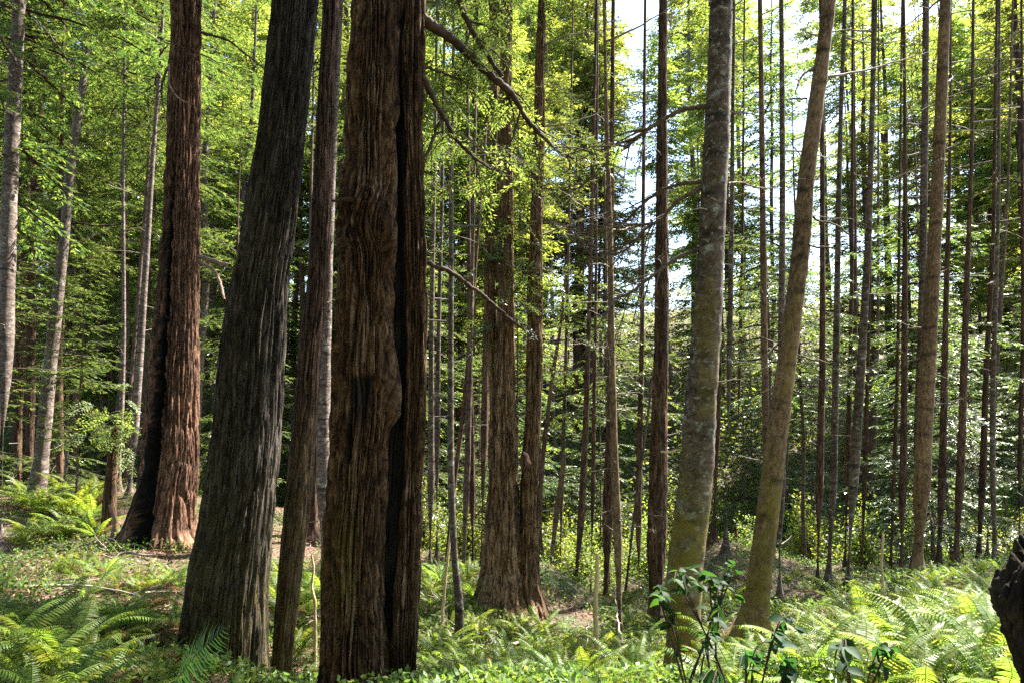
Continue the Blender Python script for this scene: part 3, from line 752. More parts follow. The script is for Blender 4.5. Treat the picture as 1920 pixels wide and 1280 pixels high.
# --- grey redwood B
dB = DEPTH['B']; C_, W_ = edge_path(B_EDGE, dB, 0, 28)
bB = np.array([C_[0][0], C_[0][1], gz(C_[0][0], C_[0][1])])
rB = obj('redwood_tree', None, None, bB)
tag(rB, 'smooth-furrowed grey redwood leaning, fern frond at its foot', 'tree')
def dispB(th, z, R): return fibrous(th, z, R, 320, 54, .026, .5) + flare(th, z, R, .22, .25, 9, 322)
obj('trunk', trunk_mesh('trunk', C_, W_, bB, M['redwood_grey'], 300, .022, dispB, {'moss': lambda th, z, R: .35 * (1 - sst(.2, 2.6, z)) * np.ones_like(th), 'char_shade': lambda th, z, R: .55 * sst(.62, .72, vn(th / 6.283 * 7, z * .5, 7, 91)) * (1 - sst(1.0, 3.4, z))}), rB)
CB, WB = C_, W_
# --- slim leaning redwood beside it
d2 = DEPTH['B2']; C_, W_ = edge_path(B2_EDGE, d2, 0, 20)
b2 = np.array([C_[0][0], C_[0][1], gz(C_[0][0], C_[0][1])])
r2 = obj('redwood_tree', None, None, b2)
tag(r2, 'slim dark redwood leaning between the grey redwood and the furrowed twin redwood', 'tree')
obj('trunk', trunk_mesh('trunk', C_, W_, b2, M['redwood_dark'], 140, .03, lambda th, z, R: fibrous(th, z, R, 340, 18, .014, .8) + R * .16 * (vn(th / 6.283 * 3, z * .6, 3, 18) - .5), {'moss': lambda th, z, R: .5 * (1 - sst(.5, 4, z)) * np.ones_like(th)}), r2)
C2c, W2c = C_, W_
# --- furrowed twin redwood C
dC = DEPTH['C']; C_, W_ = edge_path(C_EDGE, dC, 0, 30)
bC = np.array([C_[0][0], C_[0][1], gz(C_[0][0], C_[0][1])])
rC = obj('redwood_tree', None, None, bC)
tag(rC, 'deeply furrowed twin redwood with a black cleft between its stems, nearest of the giants', 'tree')
kz1, kz2 = zof(385, dC) - bC[2], zof(770, dC) - bC[2]
def th_at(px, py):
    z = zof(py, dC); cx = np.interp(z, C_[:, 2], C_[:, 0]); w = np.interp(z, C_[:, 2], W_)
    s = np.clip(((px - 960) / F * dC - cx) / w, -.98, .98)
    return (2 * math.pi - math.acos(s) - math.pi / 2) % (2 * math.pi)
def knotswirl(th, z, px, py, sz, w):
    t0, z0 = th_at(px, py), zof(py, dC) - bC[2]
    rr = np.sqrt(((th - t0) * .27) ** 2 + (z - z0) ** 2)
    return rr, gauss(rr, sz)
def dispC(th, z, R):
    r1, g1_ = knotswirl(th, z, 690, 385, .17, 1)
    r2_, g2_ = knotswirl(th, z, 738, 775, .15, 1)
    r3, g3_ = knotswirl(th, z, 690, 190, .06, 1)
    z0 = zof(385, dC) - bC[2]
    t0 = th_at(690, 385)
    # the fibres bend round the knot
    sh = (th - t0) * .27
    thw = th + g1_ * .35 * np.sign(sh) * np.minimum(1, np.abs(sh) / .05) * .5 + .25 * gauss(z - z0 + .25, .3) * np.sin(z * 7)
    t2 = th_at(738, 775); z2 = zof(775, dC) - bC[2]
    thw = thw - .35 * gauss(th - t2, .7) * gauss(z - z2 - .3, .35) * (z - z2 > -.05) * (z - z2) * 2
    q = fibrous(thw % (2 * math.pi), z, R, 361, 40, .046, .62)
    q = q * (1 - .35 * g1_) + .055 * g1_ + .019 * g1_ * np.sin(r1 * 80 + 3 * vn(th * 3, z * 7, 0, 4)) 
    q = q + .11 * gauss(th - t2, .42) * np.where(z > z2, gauss(z - z2, .42), gauss(z - z2, .10)) - .06 * gauss(th - t2 + .35, .3) * gauss(z - z2 - .02, .16)
    q = q + .012 * g3_
    # scooped fire scar above the burl
    ts = th_at(683, 735); zs = zof(735, dC) - bC[2]
    q = q - .022 * sst(.5, .2, np.abs(th - ts + .2 * (vn(th * 4, z * 9, 0, 8) - .5))) * (1 - sst(zs + .06, zs + .16, z)) * sst(zs - 1.3, zs - .2, z)
    return q
def charC(th, z, R):
    ts = th_at(683, 735); zs = zof(735, dC) - bC[2]
    n = vn(th / 6.283 * 22, z * 3.0, 22, 55)
    a = sst(.52, .3, np.abs(th - ts + .5 * (n - .5))) * (1 - sst(zs + .06, zs + .13, z + .1 * (n - .5))) * sst(zs - .55, zs - .05, z)
    b = sst(.24, .06, np.abs(th - th_at(668, 850) + .25 * (n - .5))) * (1 - sst(zs - .1, zs, z)) * sst(zs - 1.9, zs - .9, z) * sst(.35, .6, n)
    c = sst(.66, .76, vn(th / 6.283 * 8, z * 1.1, 8, 57)) * (1 - sst(.3, 1.4, z)) * .7
    return np.clip(.9 * a + .85 * b + c, 0, 1)
obj('trunk', trunk_mesh('trunk', C_, W_, bC, M['redwood'], 420, .017, dispC, {'char_shade': charC, 'moss': lambda th, z, R: .5 * sst(.5, .8, vn(th / 6.283 * 6, z * .9, 6, 31)) * (1 - sst(.5, 3.2, z))}), rC)
CC, WC = C_, W_
C_, W_ = edge_path(C2_EDGE, dC + .05, 0.04, 27)
obj('stem', trunk_mesh('stem', C_, W_, bC, M['redwood'], 200, .022, lambda th, z, R: fibrous(th, z, R, 391, 26, .034, .62), {'char_shade': lambda th, z, R: np.clip(sst(.55, .9, -np.cos(th + math.pi / 2)) * sst(-.35, .25, z - .3 + np.cos(th)) , 0, 1)}), rC)  # side facing the cleft blackened, shade painted into the bark colour
CC2, WC2 = C_, W_
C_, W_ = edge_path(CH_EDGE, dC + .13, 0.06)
obj('cleft', trunk_mesh('cleft', C_, W_ * 1.1, bC, M['char_shade'], 90, .03, lambda th, z, R: fibrous(th, z, R, 431, 16, .022, .8)), rC)  # black backing added between the stems, standing in for deep shade
# --- triple redwood D
dD = DEPTH['D']; C_, W_ = edge_path(D_EDGE, dD, 0, 26)
bD = np.array([C_[0][0] + .15, C_[0][1], gz(C_[0][0], C_[0][1])])
rD = obj('redwood_tree', None, None, bD)
tag(rD, 'triple-stemmed redwood rising from one broad burl on the fern mound', 'tree')
fD = lambda s, n=22: (lambda th, z, R: fibrous(th, z, R, s, n, .05 * 1.0, .6) * np.clip(R / .25, .4, 1) + flare(th, z, R, .3, .3, 9, s))
chD = {'char_shade': lambda th, z, R: .6 * sst(.62, .75, vn(th / 6.283 * 9, z * .6, 9, 66)) * (1 - sst(3.4, 4.6, z))}
obj('stem', trunk_mesh('stem', C_, W_, bD, M['redwood_warm'], 150, .035, fD(401, 24), chD), rD)
CD, WD = C_, W_
C_, W_ = edge_path(D2_EDGE, dD, .06, 24); obj('stem', trunk_mesh('stem', C_, W_, bD, M['redwood_warm'], 90, .05, fD(411, 16)), rD); CD2, WD2 = C_, W_
C_, W_ = edge_path(D3_EDGE, dD, .05, 26); obj('stem', trunk_mesh('stem', C_, W_, bD, M['redwood_warm'], 110, .04, fD(421, 18), chD), rD); CD3, WD3 = C_, W_
# the split burl where two stems part
kp = at(980, 868, dD - .3)
bl = MB(); tp = np.linspace(0, 1, 9)
bl.add(*tube(kp - bD + np.stack([.04 * np.sin(tp * 3), 0 * tp, -.16 + .34 * tp], 1), .085 * np.sin(.25 + tp * 2.6) * (1 + .15 * np.sin(tp * 17)), 12))
obj('burl', bl.mesh('burl', [M['redwood_red']]), rD)

for rt_ in (rA, rB, r2, rC, rD): rt_['group'] = 'big redwoods'
# crowns of the giants, high overhead
for rt, b_, c_, w_, zc, v in ((rA, bA, CA, WA, 12, (20, 0)), (rB, bB, CB, WB, 11, (16, 1)), (r2, b2, C2c, W2c, 9, (12, 0)), (rC, bC, CC, WC, 11, (20, 1)), (rC, bC, CC2, WC2, 12, (16, 0)), (rD, bD, CD, WD, 10.5, (12, 0)), (rD, bD, CD2, WD2, 11, (12, 1)), (rD, bD, CD3, WD3, 10, (16, 1))):
    z0 = b_[2] + zc
    p0 = [np.interp(z0, c_[:, 2], c_[:, k]) for k in (0, 1)]
    obj('crown', CROWNS[v[0]][v[1]], rt, (p0[0] - b_[0], p0[1] - b_[1], zc), (0, .05, random.uniform(0, 6)), 1.05)

# ------------------------------------------------------------------ traced boughs
def bough(root, base, pix, d, w0, w1, seed, nsub=8, sub=.5, dep=0.0, mat='branch', name='branch', foliage=None, dy=None):
    """a bough through photo pixels, from the trunk outward; dep is how far it swings in depth"""
    r = np.random.default_rng(seed)
    n = len(pix)
    P = np.array([at(x, y, d + dep * (i / (n - 1)) ** 1.2) for i, (x, y) in enumerate(pix)])
    path = catmull(P, 10 * n)
    path = path + np.cumsum(r.normal(0, .0035, path.shape), 0)
    rad_ = np.linspace(wid(pix[0][0], w0, d) / 2, wid(pix[-1][0], w1, d) / 2, len(path)) * (1 + .12 * r.normal(0, 1, len(path)))
    mb = MB(); mb.add(*tube(path - base, rad_, 8))
    tips = []
    for k in range(nsub):
        i = int(len(path) * r.uniform(.3, .98)); t = path[min(i + 1, len(path) - 1)] - path[i - 1]; t /= np.linalg.norm(t)
        sd = np.cross(t, (0, 1, 0)) * r.choice((-1, 1)) * r.uniform(.3, .9) + np.array([0, r.normal() * .5, 0])
        dr = t + sd; dr /= np.linalg.norm(dr); ln = sub * r.uniform(.4, 1.2)
        q = np.linspace(0, 1, 9)[:, None]
        pth = path[i] + dr * q * ln + np.array([0, 0, -.18]) * ln * q ** 2 + np.cumsum(r.normal(0, .012, (9, 3)), 0) * q
        mb.add(*tube(pth - base, np.linspace(rad_[i] * .55, .003, 9), 5)); tips += list(pth[3:])
        for _ in range(2):
            j = r.integers(3, 8); d3 = dr + r.normal(0, .5, 3); q = np.linspace(0, 1, 5)[:, None]
            mb.add(*tube(pth[j] - base + d3 * q * ln * .35, np.linspace(.004, .0018, 5), 3))
    b = obj(name, mb.mesh(name, [M[mat]]), root)
    return path, tips

rF, bF, CF, WF, dF = ROOTS['big lichen-spotted spruce with long bare curving boughs and mossy foot']
bough(rF, bF, [(1325, 200), (1290, 205), (1245, 225), (1205, 247), (1180, 265), (1142, 292), (1105, 326), (1082, 343), (1015, 343)], 7, 11, 3, 1, 24, .7, .5, 'bough')
bough(rF, bF, [(1318, 341), (1280, 346), (1245, 362), (1210, 390), (1178, 416), (1130, 438), (1080, 447)], 7, 9, 2, 2, 20, .65, .7, 'bough')
bough(rF, bF, [(1316, 350), (1272, 377), (1250, 405), (1212, 430), (1180, 462), (1140, 475), (1093, 470)], 7, 10, 2, 3, 24, .65, .2, 'bough')
bough(rF, bF, [(1312, 468), (1262, 485), (1222, 515), (1180, 545), (1150, 558), (1138, 577), (1120, 600)], 7, 8, 3, 4, 16, .55, -.2, 'bough')
bough(rF, bF, [(1365, 345), (1390, 340), (1425, 348), (1470, 345)], 7, 5, 2, 5, 6, .3, .6, 'bough')
bough(rF, bF, [(1362, 205), (1390, 212), (1420, 218)], 7, 5, 2, 6, 4, .3, .6, 'bough')
bough(rF, bF, [(1330, 925), (1310, 925), (1275, 842), (1246, 843)][2:], 7, 4, 4, 7, 0, .3, -.1, 'deadwood')
rG, bG, CG, WG, dG = ROOTS['thick brown spruce leaning steeply with dark branch whorls and mossy foot']
bough(rG, bG, [(1520, 403), (1535, 412), (1562, 420), (1588, 444)], 8.5, 5, 3, 11, 0, .3, -.3, 'bough')
bough(rG, bG, [(1512, 452), (1522, 460), (1562, 462)], 8.5, 5, 3, 12, 1, .3, -.3, 'bough')
bough(rG, bG, [(1525, 130), (1505, 138), (1490, 158), (1486, 178)], 8.5, 6, 2, 13, 3, .3, -.3, 'bough')
bough(rG, bG, [(1512, 185), (1490, 186), (1478, 190)], 8.5, 5, 2, 14, 3, .3, -.3, 'bough')
bough(rG, bG, [(1495, 665), (1520, 672), (1550, 679)], 8.5, 4, 2, 15, 0, .3, -.3, 'bough')
bough(rG, bG, [(1465, 640), (1440, 662), (1430, 690)], 8.5, 4, 2, 16, 2, .3, -.3, 'bough')

cb = []
p, t = bough(rC, bC, [(792, 32), (812, 50), (835, 66), (866, 90), (900, 122), (940, 152), (958, 168), (985, 210), (1020, 245), (1052, 277), (1085, 297)], dC + .1, 22, 5, 21, 9, .6, 1.2); cb += t + list(p[20::3])
p, t = bough(rC, bC, [(850, -60), (862, 10), (880, 55), (905, 100), (938, 148)], dC + .4, 13, 9, 22, 3, .4, .1); cb += list(p[::4])
p, t = bough(rC, bC, [(792, 140), (808, 170), (822, 200), (838, 224), (856, 257), (882, 290), (906, 310), (940, 324)], dC + .05, 13, 3, 23, 6, .4, .5); cb += t
p, t = bough(rC, bC, [(795, 488), (815, 502), (845, 511), (880, 530), (912, 556), (942, 580), (966, 597), (992, 612)], dC + .1, 10, 5, 24, 2, .25, .5, 'branch')
bough(rC, bC, [(795, 300), (808, 270), (818, 240), (826, 206)], dC + .1, 7, 3, 25, 2, .2, .2)
p, t = bough(rC, bC, [(795, 128), (830, 137), (866, 155)], dC + .2, 6, 3, 26, 5, .35, .3); cb += t
bough(rC, bC, [(668, 376), (650, 371), (624, 373)], dC - .22, 11, 5, 27, 0, .2, -.05, 'branch')
bough(rA, bA, [(372, 482), (395, 487), (432, 497)], dA - .1, 10, 7, 31, 0, .3, -.4, 'root')
bough(rA, bA, [(370, 490), (395, 503), (412, 530), (420, 560)], dA - .1, 8, 5, 32, 1, .3, -.4, 'root')
bough(rA, bA, [(320, 122), (305, 150), (303, 190), (308, 210)], dA - .3, 6, 3, 33, 2, .3, -.2)
bough(rA, bA, [(316, 122), (320, 165), (340, 190), (366, 200)], dA - .7, 4, 2, 34, 0, .3, 0, 'root')
bough(rA, bA, [(374, 60), (420, 75), (470, 110), (520, 150)], dA - .1, 6, 2, 35, 8, .8, .4)
# feathery sprays on the twin redwood's boughs and epicormic tufts on the triple redwood
r = np.random.default_rng(77)
cb = [np.asarray(q) for q in cb]
extra = [at(r.uniform(805, 960), r.uniform(-60, 120), dC + r.uniform(.2, 1.6)) for _ in range(70)] + [at(r.uniform(800, 885), r.uniform(110, 290), dC + r.uniform(.2, 1.2)) for _ in range(36)]
cb = [cb[i] for i in r.integers(0, len(cb), 34)] + extra
obj('foliage', sprays([q - bC for q in cb], [(r.normal(), r.normal(), -.3) for _ in cb], 5, .30, .046), rC)
ep = []
for c_, w_, lo, hi, n in ((CD, WD, 300, 690, 46), (CD2, WD2, 150, 620, 24), (CD3, WD3, -40, 640, 44)):
    for _ in range(n):
        z = zof(r.uniform(lo, hi), dD); a = r.uniform(-3.3, .2); q = np.interp(z, c_[:, 2], w_)
        pc = np.array([np.interp(z, c_[:, 2], c_[:, 0]), np.interp(z, c_[:, 2], c_[:, 1]), z])
        dr = np.array([math.cos(a), math.sin(a) * .6, -.15]); ep.append((pc + dr * (q + r.uniform(0, .9) ** 2), dr))
obj('foliage', sprays([p_ - bD for p_, _ in ep], [q for _, q in ep], 6, .5, .065, 'needles'), rD)
for k in range(10):
    z = zof(r.uniform(50, 560), dD); c_, w_ = [(CD, WD), (CD2, WD2), (CD3, WD3)][k % 3]
    a = r.uniform(-.6, .3) if k % 3 == 2 else r.uniform(2.6, 3.8)
    obj('branch', LIMBS[k % 4], rD, (np.interp(z, c_[:, 2], c_[:, 0]) - bD[0], np.interp(z, c_[:, 2], c_[:, 1]) - bD[1], z - bD[2]), (r.uniform(-3, 3), r.uniform(-.5, .1), a), r.uniform(.9, 1.9))

# ------------------------------------------------------------------ forest behind
def bg_trunk(seed, mat, r0, H):
    rr = np.random.default_rng(seed)
    c = np.array([(rr.normal() * .05, rr.normal() * .05, z) for z in np.linspace(-.4, H, 9)])
    w = r0 * np.array([1.25, 1, .92, .84, .74, .62, .48, .3, .08])
    return trunk_mesh('trunk', c, w, np.zeros(3), M[mat], 14, .35, lambda th, z, R: R * .22 * (vn(th / 6.283 * 6, z * 3, 6, seed) - .5))
BT = [bg_trunk(1, 'redwood_dark', .16, 27), bg_trunk(2, 'hemlock', .12, 25), bg_trunk(3, 'spruce', .12, 24), bg_trunk(4, 'redwood', .21, 30)]
BN = ['redwood_tree', 'hemlock_tree', 'spruce_tree', 'redwood_tree']
BL = ['dark straight conifer with green crown deep in the forest', 'slim brown hemlock hung with green boughs deep in the forest',
      'pale thin spruce with green crown deep in the forest', 'stout reddish redwood with green crown deep in the forest']
rb = np.random.default_rng(2024)
placed = [c[:2] for c in CENTRES] + [bA[:2], bB[:2], bC[:2], bD[:2]]
cnt = 0; tries = 0
while cnt < 190 and tries < 60000:
    tries += 1
    Y = 17 + 75 * rb.random() ** 1.25
    X = rb.uniform(-1, 1) * (Y * .84 + 4)
    if cnt >= 120: Y = rb.uniform(34, 72); X = rb.uniform(-.84, .84) * Y
    if min(np.hypot(X - q[0], Y - q[1]) for q in placed) < 1.5: continue
    px = 960 + F * X / Y
    # the bright notch of sky in the photograph stays thinly wooded
    if 1070 < px < 1480 and Y < 64 and rb.random() < (.42 if px < 1340 else .25): continue
    k = rb.integers(4); s = rb.uniform(.75, 1.25)
    if Y > 28 and rb.random() < .75: s = max(s, (Y * .68 + 5 * rb.random()) / (27, 25, 24, 30)[k])
    if len(shades(X, Y, gz(X, Y) + 5, gz(X, Y) + 27 * s, 1.3)) > 0: continue
    placed.append(np.array([X, Y])); cnt += 1
    b = np.array([X, Y, gz(X, Y)])
    root = obj(BN[k], None, None, b, (rb.normal() * .02, rb.normal() * .025, rb.uniform(0, 6)), s)
    tag(root, BL[k], 'tree', ['dark conifers of the deep forest', 'hemlocks of the deep forest', 'thin spruces of the deep forest', 'reddish redwoods of the deep forest'][k])
    fw = rb.uniform(.6, 1.45); obj('trunk', BT[k], root, sc=(fw, fw, 1))
    if Y < 42:
        for q in range(4 if px > 1000 else 2): obj('branch', LIMBS[rb.integers(4)], root, (0, 0, rb.uniform(2, 13)), (rb.uniform(-3, 3), rb.uniform(-.25, .15), rb.uniform(0, 6.3)), rb.uniform(.8, 2.0))
    H = (27, 25, 24, 30)[k]
    if Y > 34:
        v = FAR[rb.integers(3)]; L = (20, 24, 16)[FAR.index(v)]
    else:
        L = int(rb.choice((16, 20))); v = CROWNS[L][rb.integers(len(CROWNS[L]))]
    obj('crown', v, root, (0, 0, max(1.5, H - L * 1.0)), (0, 0, rb.uniform(0, 6)), 1.0)
# the same forest goes on behind and beside the camera and keeps the open sky off the trunks
cnt = 0
while cnt < 46:
    X, Y = rb.uniform(-22, 22), rb.uniform(-24, 9)
    if np.hypot(X, Y + 1) < 3.6 or (Y > 0 and abs(X) < Y * .8 + 4.5) or (X > 8 and Y > -6): continue
    if min(np.hypot(X - q[0], Y - q[1]) for q in placed) < 1.8: continue
    placed.append(np.array([X, Y])); k = rb.integers(4); cnt += 1
    root = obj(BN[k], None, None, (X, Y, gz(X, Y)), (0, 0, rb.uniform(0, 6)), 1.0)
    tag(root, BL[k], 'tree', ['dark conifers of the deep forest', 'hemlocks of the deep forest', 'thin spruces of the deep forest', 'reddish redwoods of the deep forest'][k])
    obj('trunk', BT[k], root)
    v = FAR[rb.integers(3)]; obj('crown', v, root, (0, 0, 1.5 + 3 * rb.random()), (0, 0, rb.uniform(0, 6)), 1.0)
# young understorey conifers that close the gaps between trunks
cnt = 0
while cnt < 84:
    Y = 15 + 34 * rb.random() ** 1.2; X = rb.uniform(-1, 1) * (Y * .8 + 2)
    if min(np.hypot(X - q[0], Y - q[1]) for q in placed) < .9: continue
    if shades(X, Y, gz(X, Y), gz(X, Y) + 11, 1.0): continue
    placed.append(np.array([X, Y])); cnt += 1
    L = int(rb.choice((8, 12))); v = CROWNS[L][rb.integers(2)]; s = rb.uniform(.6, 1.15)
    root = obj('young_hemlock', None, None, (X, Y, gz(X, Y)), (0, 0, rb.uniform(0, 6)), s)
    tag(root, 'young hemlock with drooping green boughs filling a gap between trunks', 'young tree', 'young hemlocks of the understorey')
    obj('trunk', BT[1], root, (0, 0, -.1), (0, 0, 0), (.35, .35, (L + .6) / 25))
    obj('crown', v, root, (0, 0, .5), (0, 0, 0), 1.0)
# low bushes between the trunks, down into the dip
def bush_mesh(seed, leaf, n):
    r = np.random.default_rng(seed); mb = MB(); Ps, Ds = [], []
    for k in range(30):
        a = r.uniform(0, 6.28); h = .35 + 1.5 * r.random() ** 1.6; o_ = r.uniform(.15, 1.15) * (1.2 - .4 * h)
        tipp = np.array([math.cos(a) * o_, math.sin(a) * o_, h]); p = catmull(np.array([[0, 0, -.1], tipp * (.35, .35, .6), tipp]), 9)
        mb.add(*tube(p, np.linspace(.012, .003, 9), 3), 1)
        m = int(n / 30 * r.uniform(.3, 1.3)); i = r.integers(3, 9, m)
        Ps.append(p[i] + r.normal(0, .13, (m, 3)) * (1, 1, .6)); Ds.append(r.normal(0, 1, (m, 3)) * (1, 1, .4) + tipp * .4)
    P_, D_ = np.concatenate(Ps), np.concatenate(Ds)
    V, Q_ = diamonds(P_, D_, np.array([0, 0, 1.0]) + r.normal(0, .4, P_.shape), leaf * r.uniform(.6, 1.3, len(P_)), leaf * .27)
    mb.add(V, Q_, None, 0)
    return mb.mesh('foliage', [M['bush'], M['branch']], False)
BUSH = [bush_mesh(i, .10, 2600) for i in (1, 2, 3)]
cnt = 0
while cnt < 105:
    Y = 16 + 28 * rb.random() ** 1.3; X = rb.uniform(-1, 1) * (Y * .8 + 1)
    px = 960 + F * X / Y
    if px < 700 and Y < 22: continue
    if min(np.hypot(X - q[0], Y - q[1]) for q in placed) < .6: continue
    placed.append(np.array([X, Y])); cnt += 1
    sc = rb.uniform(.55, 1.1) * (1 + max(0, Y - 20) * .035)
    root = obj('huckleberry_shrub', BUSH[rb.integers(3)], None, (X, Y, gz(X, Y)), (0, 0, rb.uniform(0, 6)), (sc, sc, sc * rb.uniform(.8, 1.3)))
    tag(root, 'leafy green bush growing in the dip between distant trunks', 'bush', 'bushes among the distant trunks')
# wooded opposite hillside, one mass of far foliage
n = 340000
Yh = 37 + 88 * rb.random(n) ** 1.3; Xh = rb.uniform(-1, 1, n) * (Yh * .95 + 10)
Zh = ground(Xh, Yh) + np.clip((Yh - 36) * .45, .9, 20) * rb.random(n) ** 1.4 * np.clip(2.6 * fbm(Xh * .16, Yh * .16, 3, 21) - .7, .12, 1.7)
V, Q_ = diamonds(np.stack([Xh, Yh, Zh], 1), rb.normal(0, 1, (n, 3)) * (1, 1, .5), rb.normal(0, .6, (n, 3)) + (0, -.3, .8), rb.uniform(.2, .5, n), rb.uniform(.06, .13, n))
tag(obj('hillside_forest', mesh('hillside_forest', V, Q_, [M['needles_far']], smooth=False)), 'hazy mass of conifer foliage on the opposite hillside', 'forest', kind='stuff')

# ------------------------------------------------------------------ ferns
def frond_mesh(seed, L=1.0, arch=.55, up=1.05, mat='fern', npin=34, width=.105):
    r = np.random.default_rng(seed); n = 26
    s = np.linspace(0, 1, n)
    ang = up - (arch * 2.2) * s ** 1.3
    dx = np.cos(ang) * L / n; dz = np.sin(ang) * L / n
    path = np.stack([np.cumsum(dx), np.cumsum(r.normal(0, .004, n)), np.cumsum(dz)], 1)
    mb = MB(); mb.add(*tube(path, np.linspace(.0045, .0015, n), 4), 1)
    t = np.linspace(.1, .985, npin)
    P = np.stack([np.interp(t, s, path[:, k]) for k in range(3)], 1)
    Tn = np.stack([np.interp(t, s, np.gradient(path[:, k])) for k in range(3)], 1); Tn /= np.linalg.norm(Tn, axis=1)[:, None]
    prof = np.sin(np.clip(t * 1.06, 0, 1) ** .72 * math.pi) ** .6
    prof = np.where(t < .45, np.maximum(prof, .55), prof)
    for sg in (-1, 1):
        sd = np.array([0, 1.0, 0]) * sg
        nrm = np.cross(Tn, sd); 
        D = sd + Tn * .33 + nrm * sg * 0 + np.array([0, 0, -.12]) + r.normal(0, .07, (npin, 3))
        D /= np.linalg.norm(D, axis=1)[:, None]
        Lp = width * prof * L * r.uniform(.88, 1.08, npin); Wp = .0115 * L * (.5 + .5 * prof)
        W3 = Tn * Wp[:, None]
        a = P - W3 * .7; b = P + W3 * .7
        m1 = P + D * Lp[:, None] * .55 - W3 * .75 + np.array([0, 0, -.01]) * L; m2 = P + D * Lp[:, None] * .55 + W3 * .75 + np.array([0, 0, -.01]) * L
        e = P + D * Lp[:, None] + Tn * Lp[:, None] * .08 + np.array([0, 0, -.035]) * L
        e2 = e + Tn * .001
        V = np.stack([a, b, m2, m1, e2, e], 1).reshape(-1, 3)
        k = np.arange(npin)[:, None] * 6
        Qs = np.concatenate([k + np.array([[0, 1, 2, 3]]), k + np.array([[3, 2, 4, 5]])])
        mb.add(V, Qs, None, 0)
    return mb.mesh('frond', [M[mat], M[mat]], False)
MBadd = MB.add
FROND = [frond_mesh(i, 1.0, a, u) for i, (a, u) in enumerate(((.5, 1.1), (.62, 1.15), (.42, .85), (.7, 1.3), (.35, .6)))]
DEADF = [frond_mesh(20 + i, .9, a, u, 'fern_dead') for i, (a, u) in enumerate(((.35, .35), (.5, .5)))]

def fern_parts(r, n):
    out = []
    for k in range(n):
        a = k * 2.399 + r.normal() * .35; dead = r.random() < .2
        me = (DEADF[r.integers(2)] if dead else FROND[r.integers(5)])
        out.append((me, (r.normal() * .02, r.normal() * .02, 0), (r.normal() * .18, r.normal() * .14, a), r.uniform(.6, 1.1)))
    return out
def join_fern(seed, n):
    """a whole small fern as one mesh, for the far ones"""
    r = np.random.default_rng(seed); Vs, Qs, Ms, o_ = [], [], [], 0
    for me, l, rt, s in fern_parts(r, n):
        v = np.empty(len(me.vertices) * 3, np.float32); me.vertices.foreach_get('co', v); v = v.reshape(-1, 3)
        R = np.array(Euler(rt).to_matrix())
        q = np.empty(len(me.loops), np.int32); me.loops.foreach_get('vertex_index', q)
        Vs.append(v @ R.T * s + np.array(l)); Qs.append(q.reshape(-1, 4) + o_); o_ += len(v)
        Ms.append(np.full(len(q) // 4, 1 if 'dead' in me.materials[0].name else 0))
    return mesh('sword_fern', np.concatenate(Vs), np.concatenate(Qs), [M['fern'], M['fern_dead']], np.concatenate(Ms), smooth=False)
FERNS = [join_fern(50 + i, 15) for i in range(5)]

rf = np.random.default_rng(99)
fern_at = []
def fern(px, d, scale, label, group, parts=False, n=14, py=None, lift=0.0):
    p = at(px, 900, d); x, y = p[0], p[1]
    fern_at.append((x, y))
    z = gz(x, y) + lift
    if parts:
        root = obj('sword_fern', None, None, (x, y, z), (0, 0, rf.uniform(0, 6)), scale)
        for me, l, rt, s in fern_parts(rf, n): obj('frond', me, root, l, rt, s)
    else:
        root = obj('sword_fern', FERNS[rf.integers(5)], None, (x, y, z), (rf.normal() * .08, rf.normal() * .08, rf.uniform(0, 6)), scale)
    tag(root, label, 'fern', group)
def clear(x, y, rmin):
    return all((x - q[0]) ** 2 + (y - q[1]) ** 2 > rmin ** 2 for q in fern_at)
# regions: (px range, depth range, count, scale, label, group, with parts)
REG = [((-60, 200), (3.3, 5.6), 15, (.6, .95), 'sunlit fern clump in the lower corner furthest from the stump', 'ferns before the grey redwood', True),
       ((120, 350), (5.2, 10.5), 44, (.3, .62), 'small mixed fern among low herbs before the burnt redwood', 'small ferns before the burnt redwood', False),
       ((40, 205), (13.4, 16.5), 26, (.8, 1.15), 'sun-bleached fern at the foot of the bowed silvery spruce', 'ferns at the bowed spruce', False),
       ((520, 610), (6.6, 12.5), 16, (.6, 1.0), 'fern in the narrow gap beside the slim leaning redwood', 'ferns in the narrow gap', False),
       ((795, 900), (7.0, 13.5), 40, (.4, .72), 'shaded fern by the kinked young trunk', 'ferns by the kinked young trunk', False),
       ((800, 1230), (4.9, 6.6), 28, (.4, .66), 'fern clump on the near edge of the mound below the triple redwood', 'ferns below the triple redwood', True),
       ((940, 1240), (7.2, 10.4), 44, (.4, .66), 'pale sunlit fern around the bleached dead sapling', 'ferns around the bleached sapling', False),
       ((1340, 1640), (4.4, 8.0), 46, (.5, .8), 'fern on the bank below the leaning spruce', 'ferns below the leaning spruce', True),
       ((1600, 1880), (3.9, 8.4), 74, (.58, .92), 'sunlit fern crowding the bank beside the dark stump', 'ferns beside the dark stump', True),
       ((1100, 1900), (9.0, 14.5), 60, (.36, .62), 'distant fern at the feet of the spruce trunks', 'ferns under the spruce trunks', False)]
for (x0, x1), (d0, d1), n, (s0, s1), lb, gr, parts in REG:
    k = 0; tr = 0
    while k < n and tr < n * 40:
        tr += 1
        px, d = rf.uniform(x0, x1), d0 + (d1 - d0) * rf.random()
        p = at(px, 900, d)
        if not clear(p[0], p[1], .26): continue
        if 1205 < px < 1345 and d < 7.3: continue
        if any(abs(p[0] - c[0]) < .28 and abs(p[1] - c[1]) < .3 for c in [bB, bC, b2, bF, bG, bA, bD]): continue
        fern(px, d, rf.uniform(s0, s1), lb, gr, parts, 13); k += 1
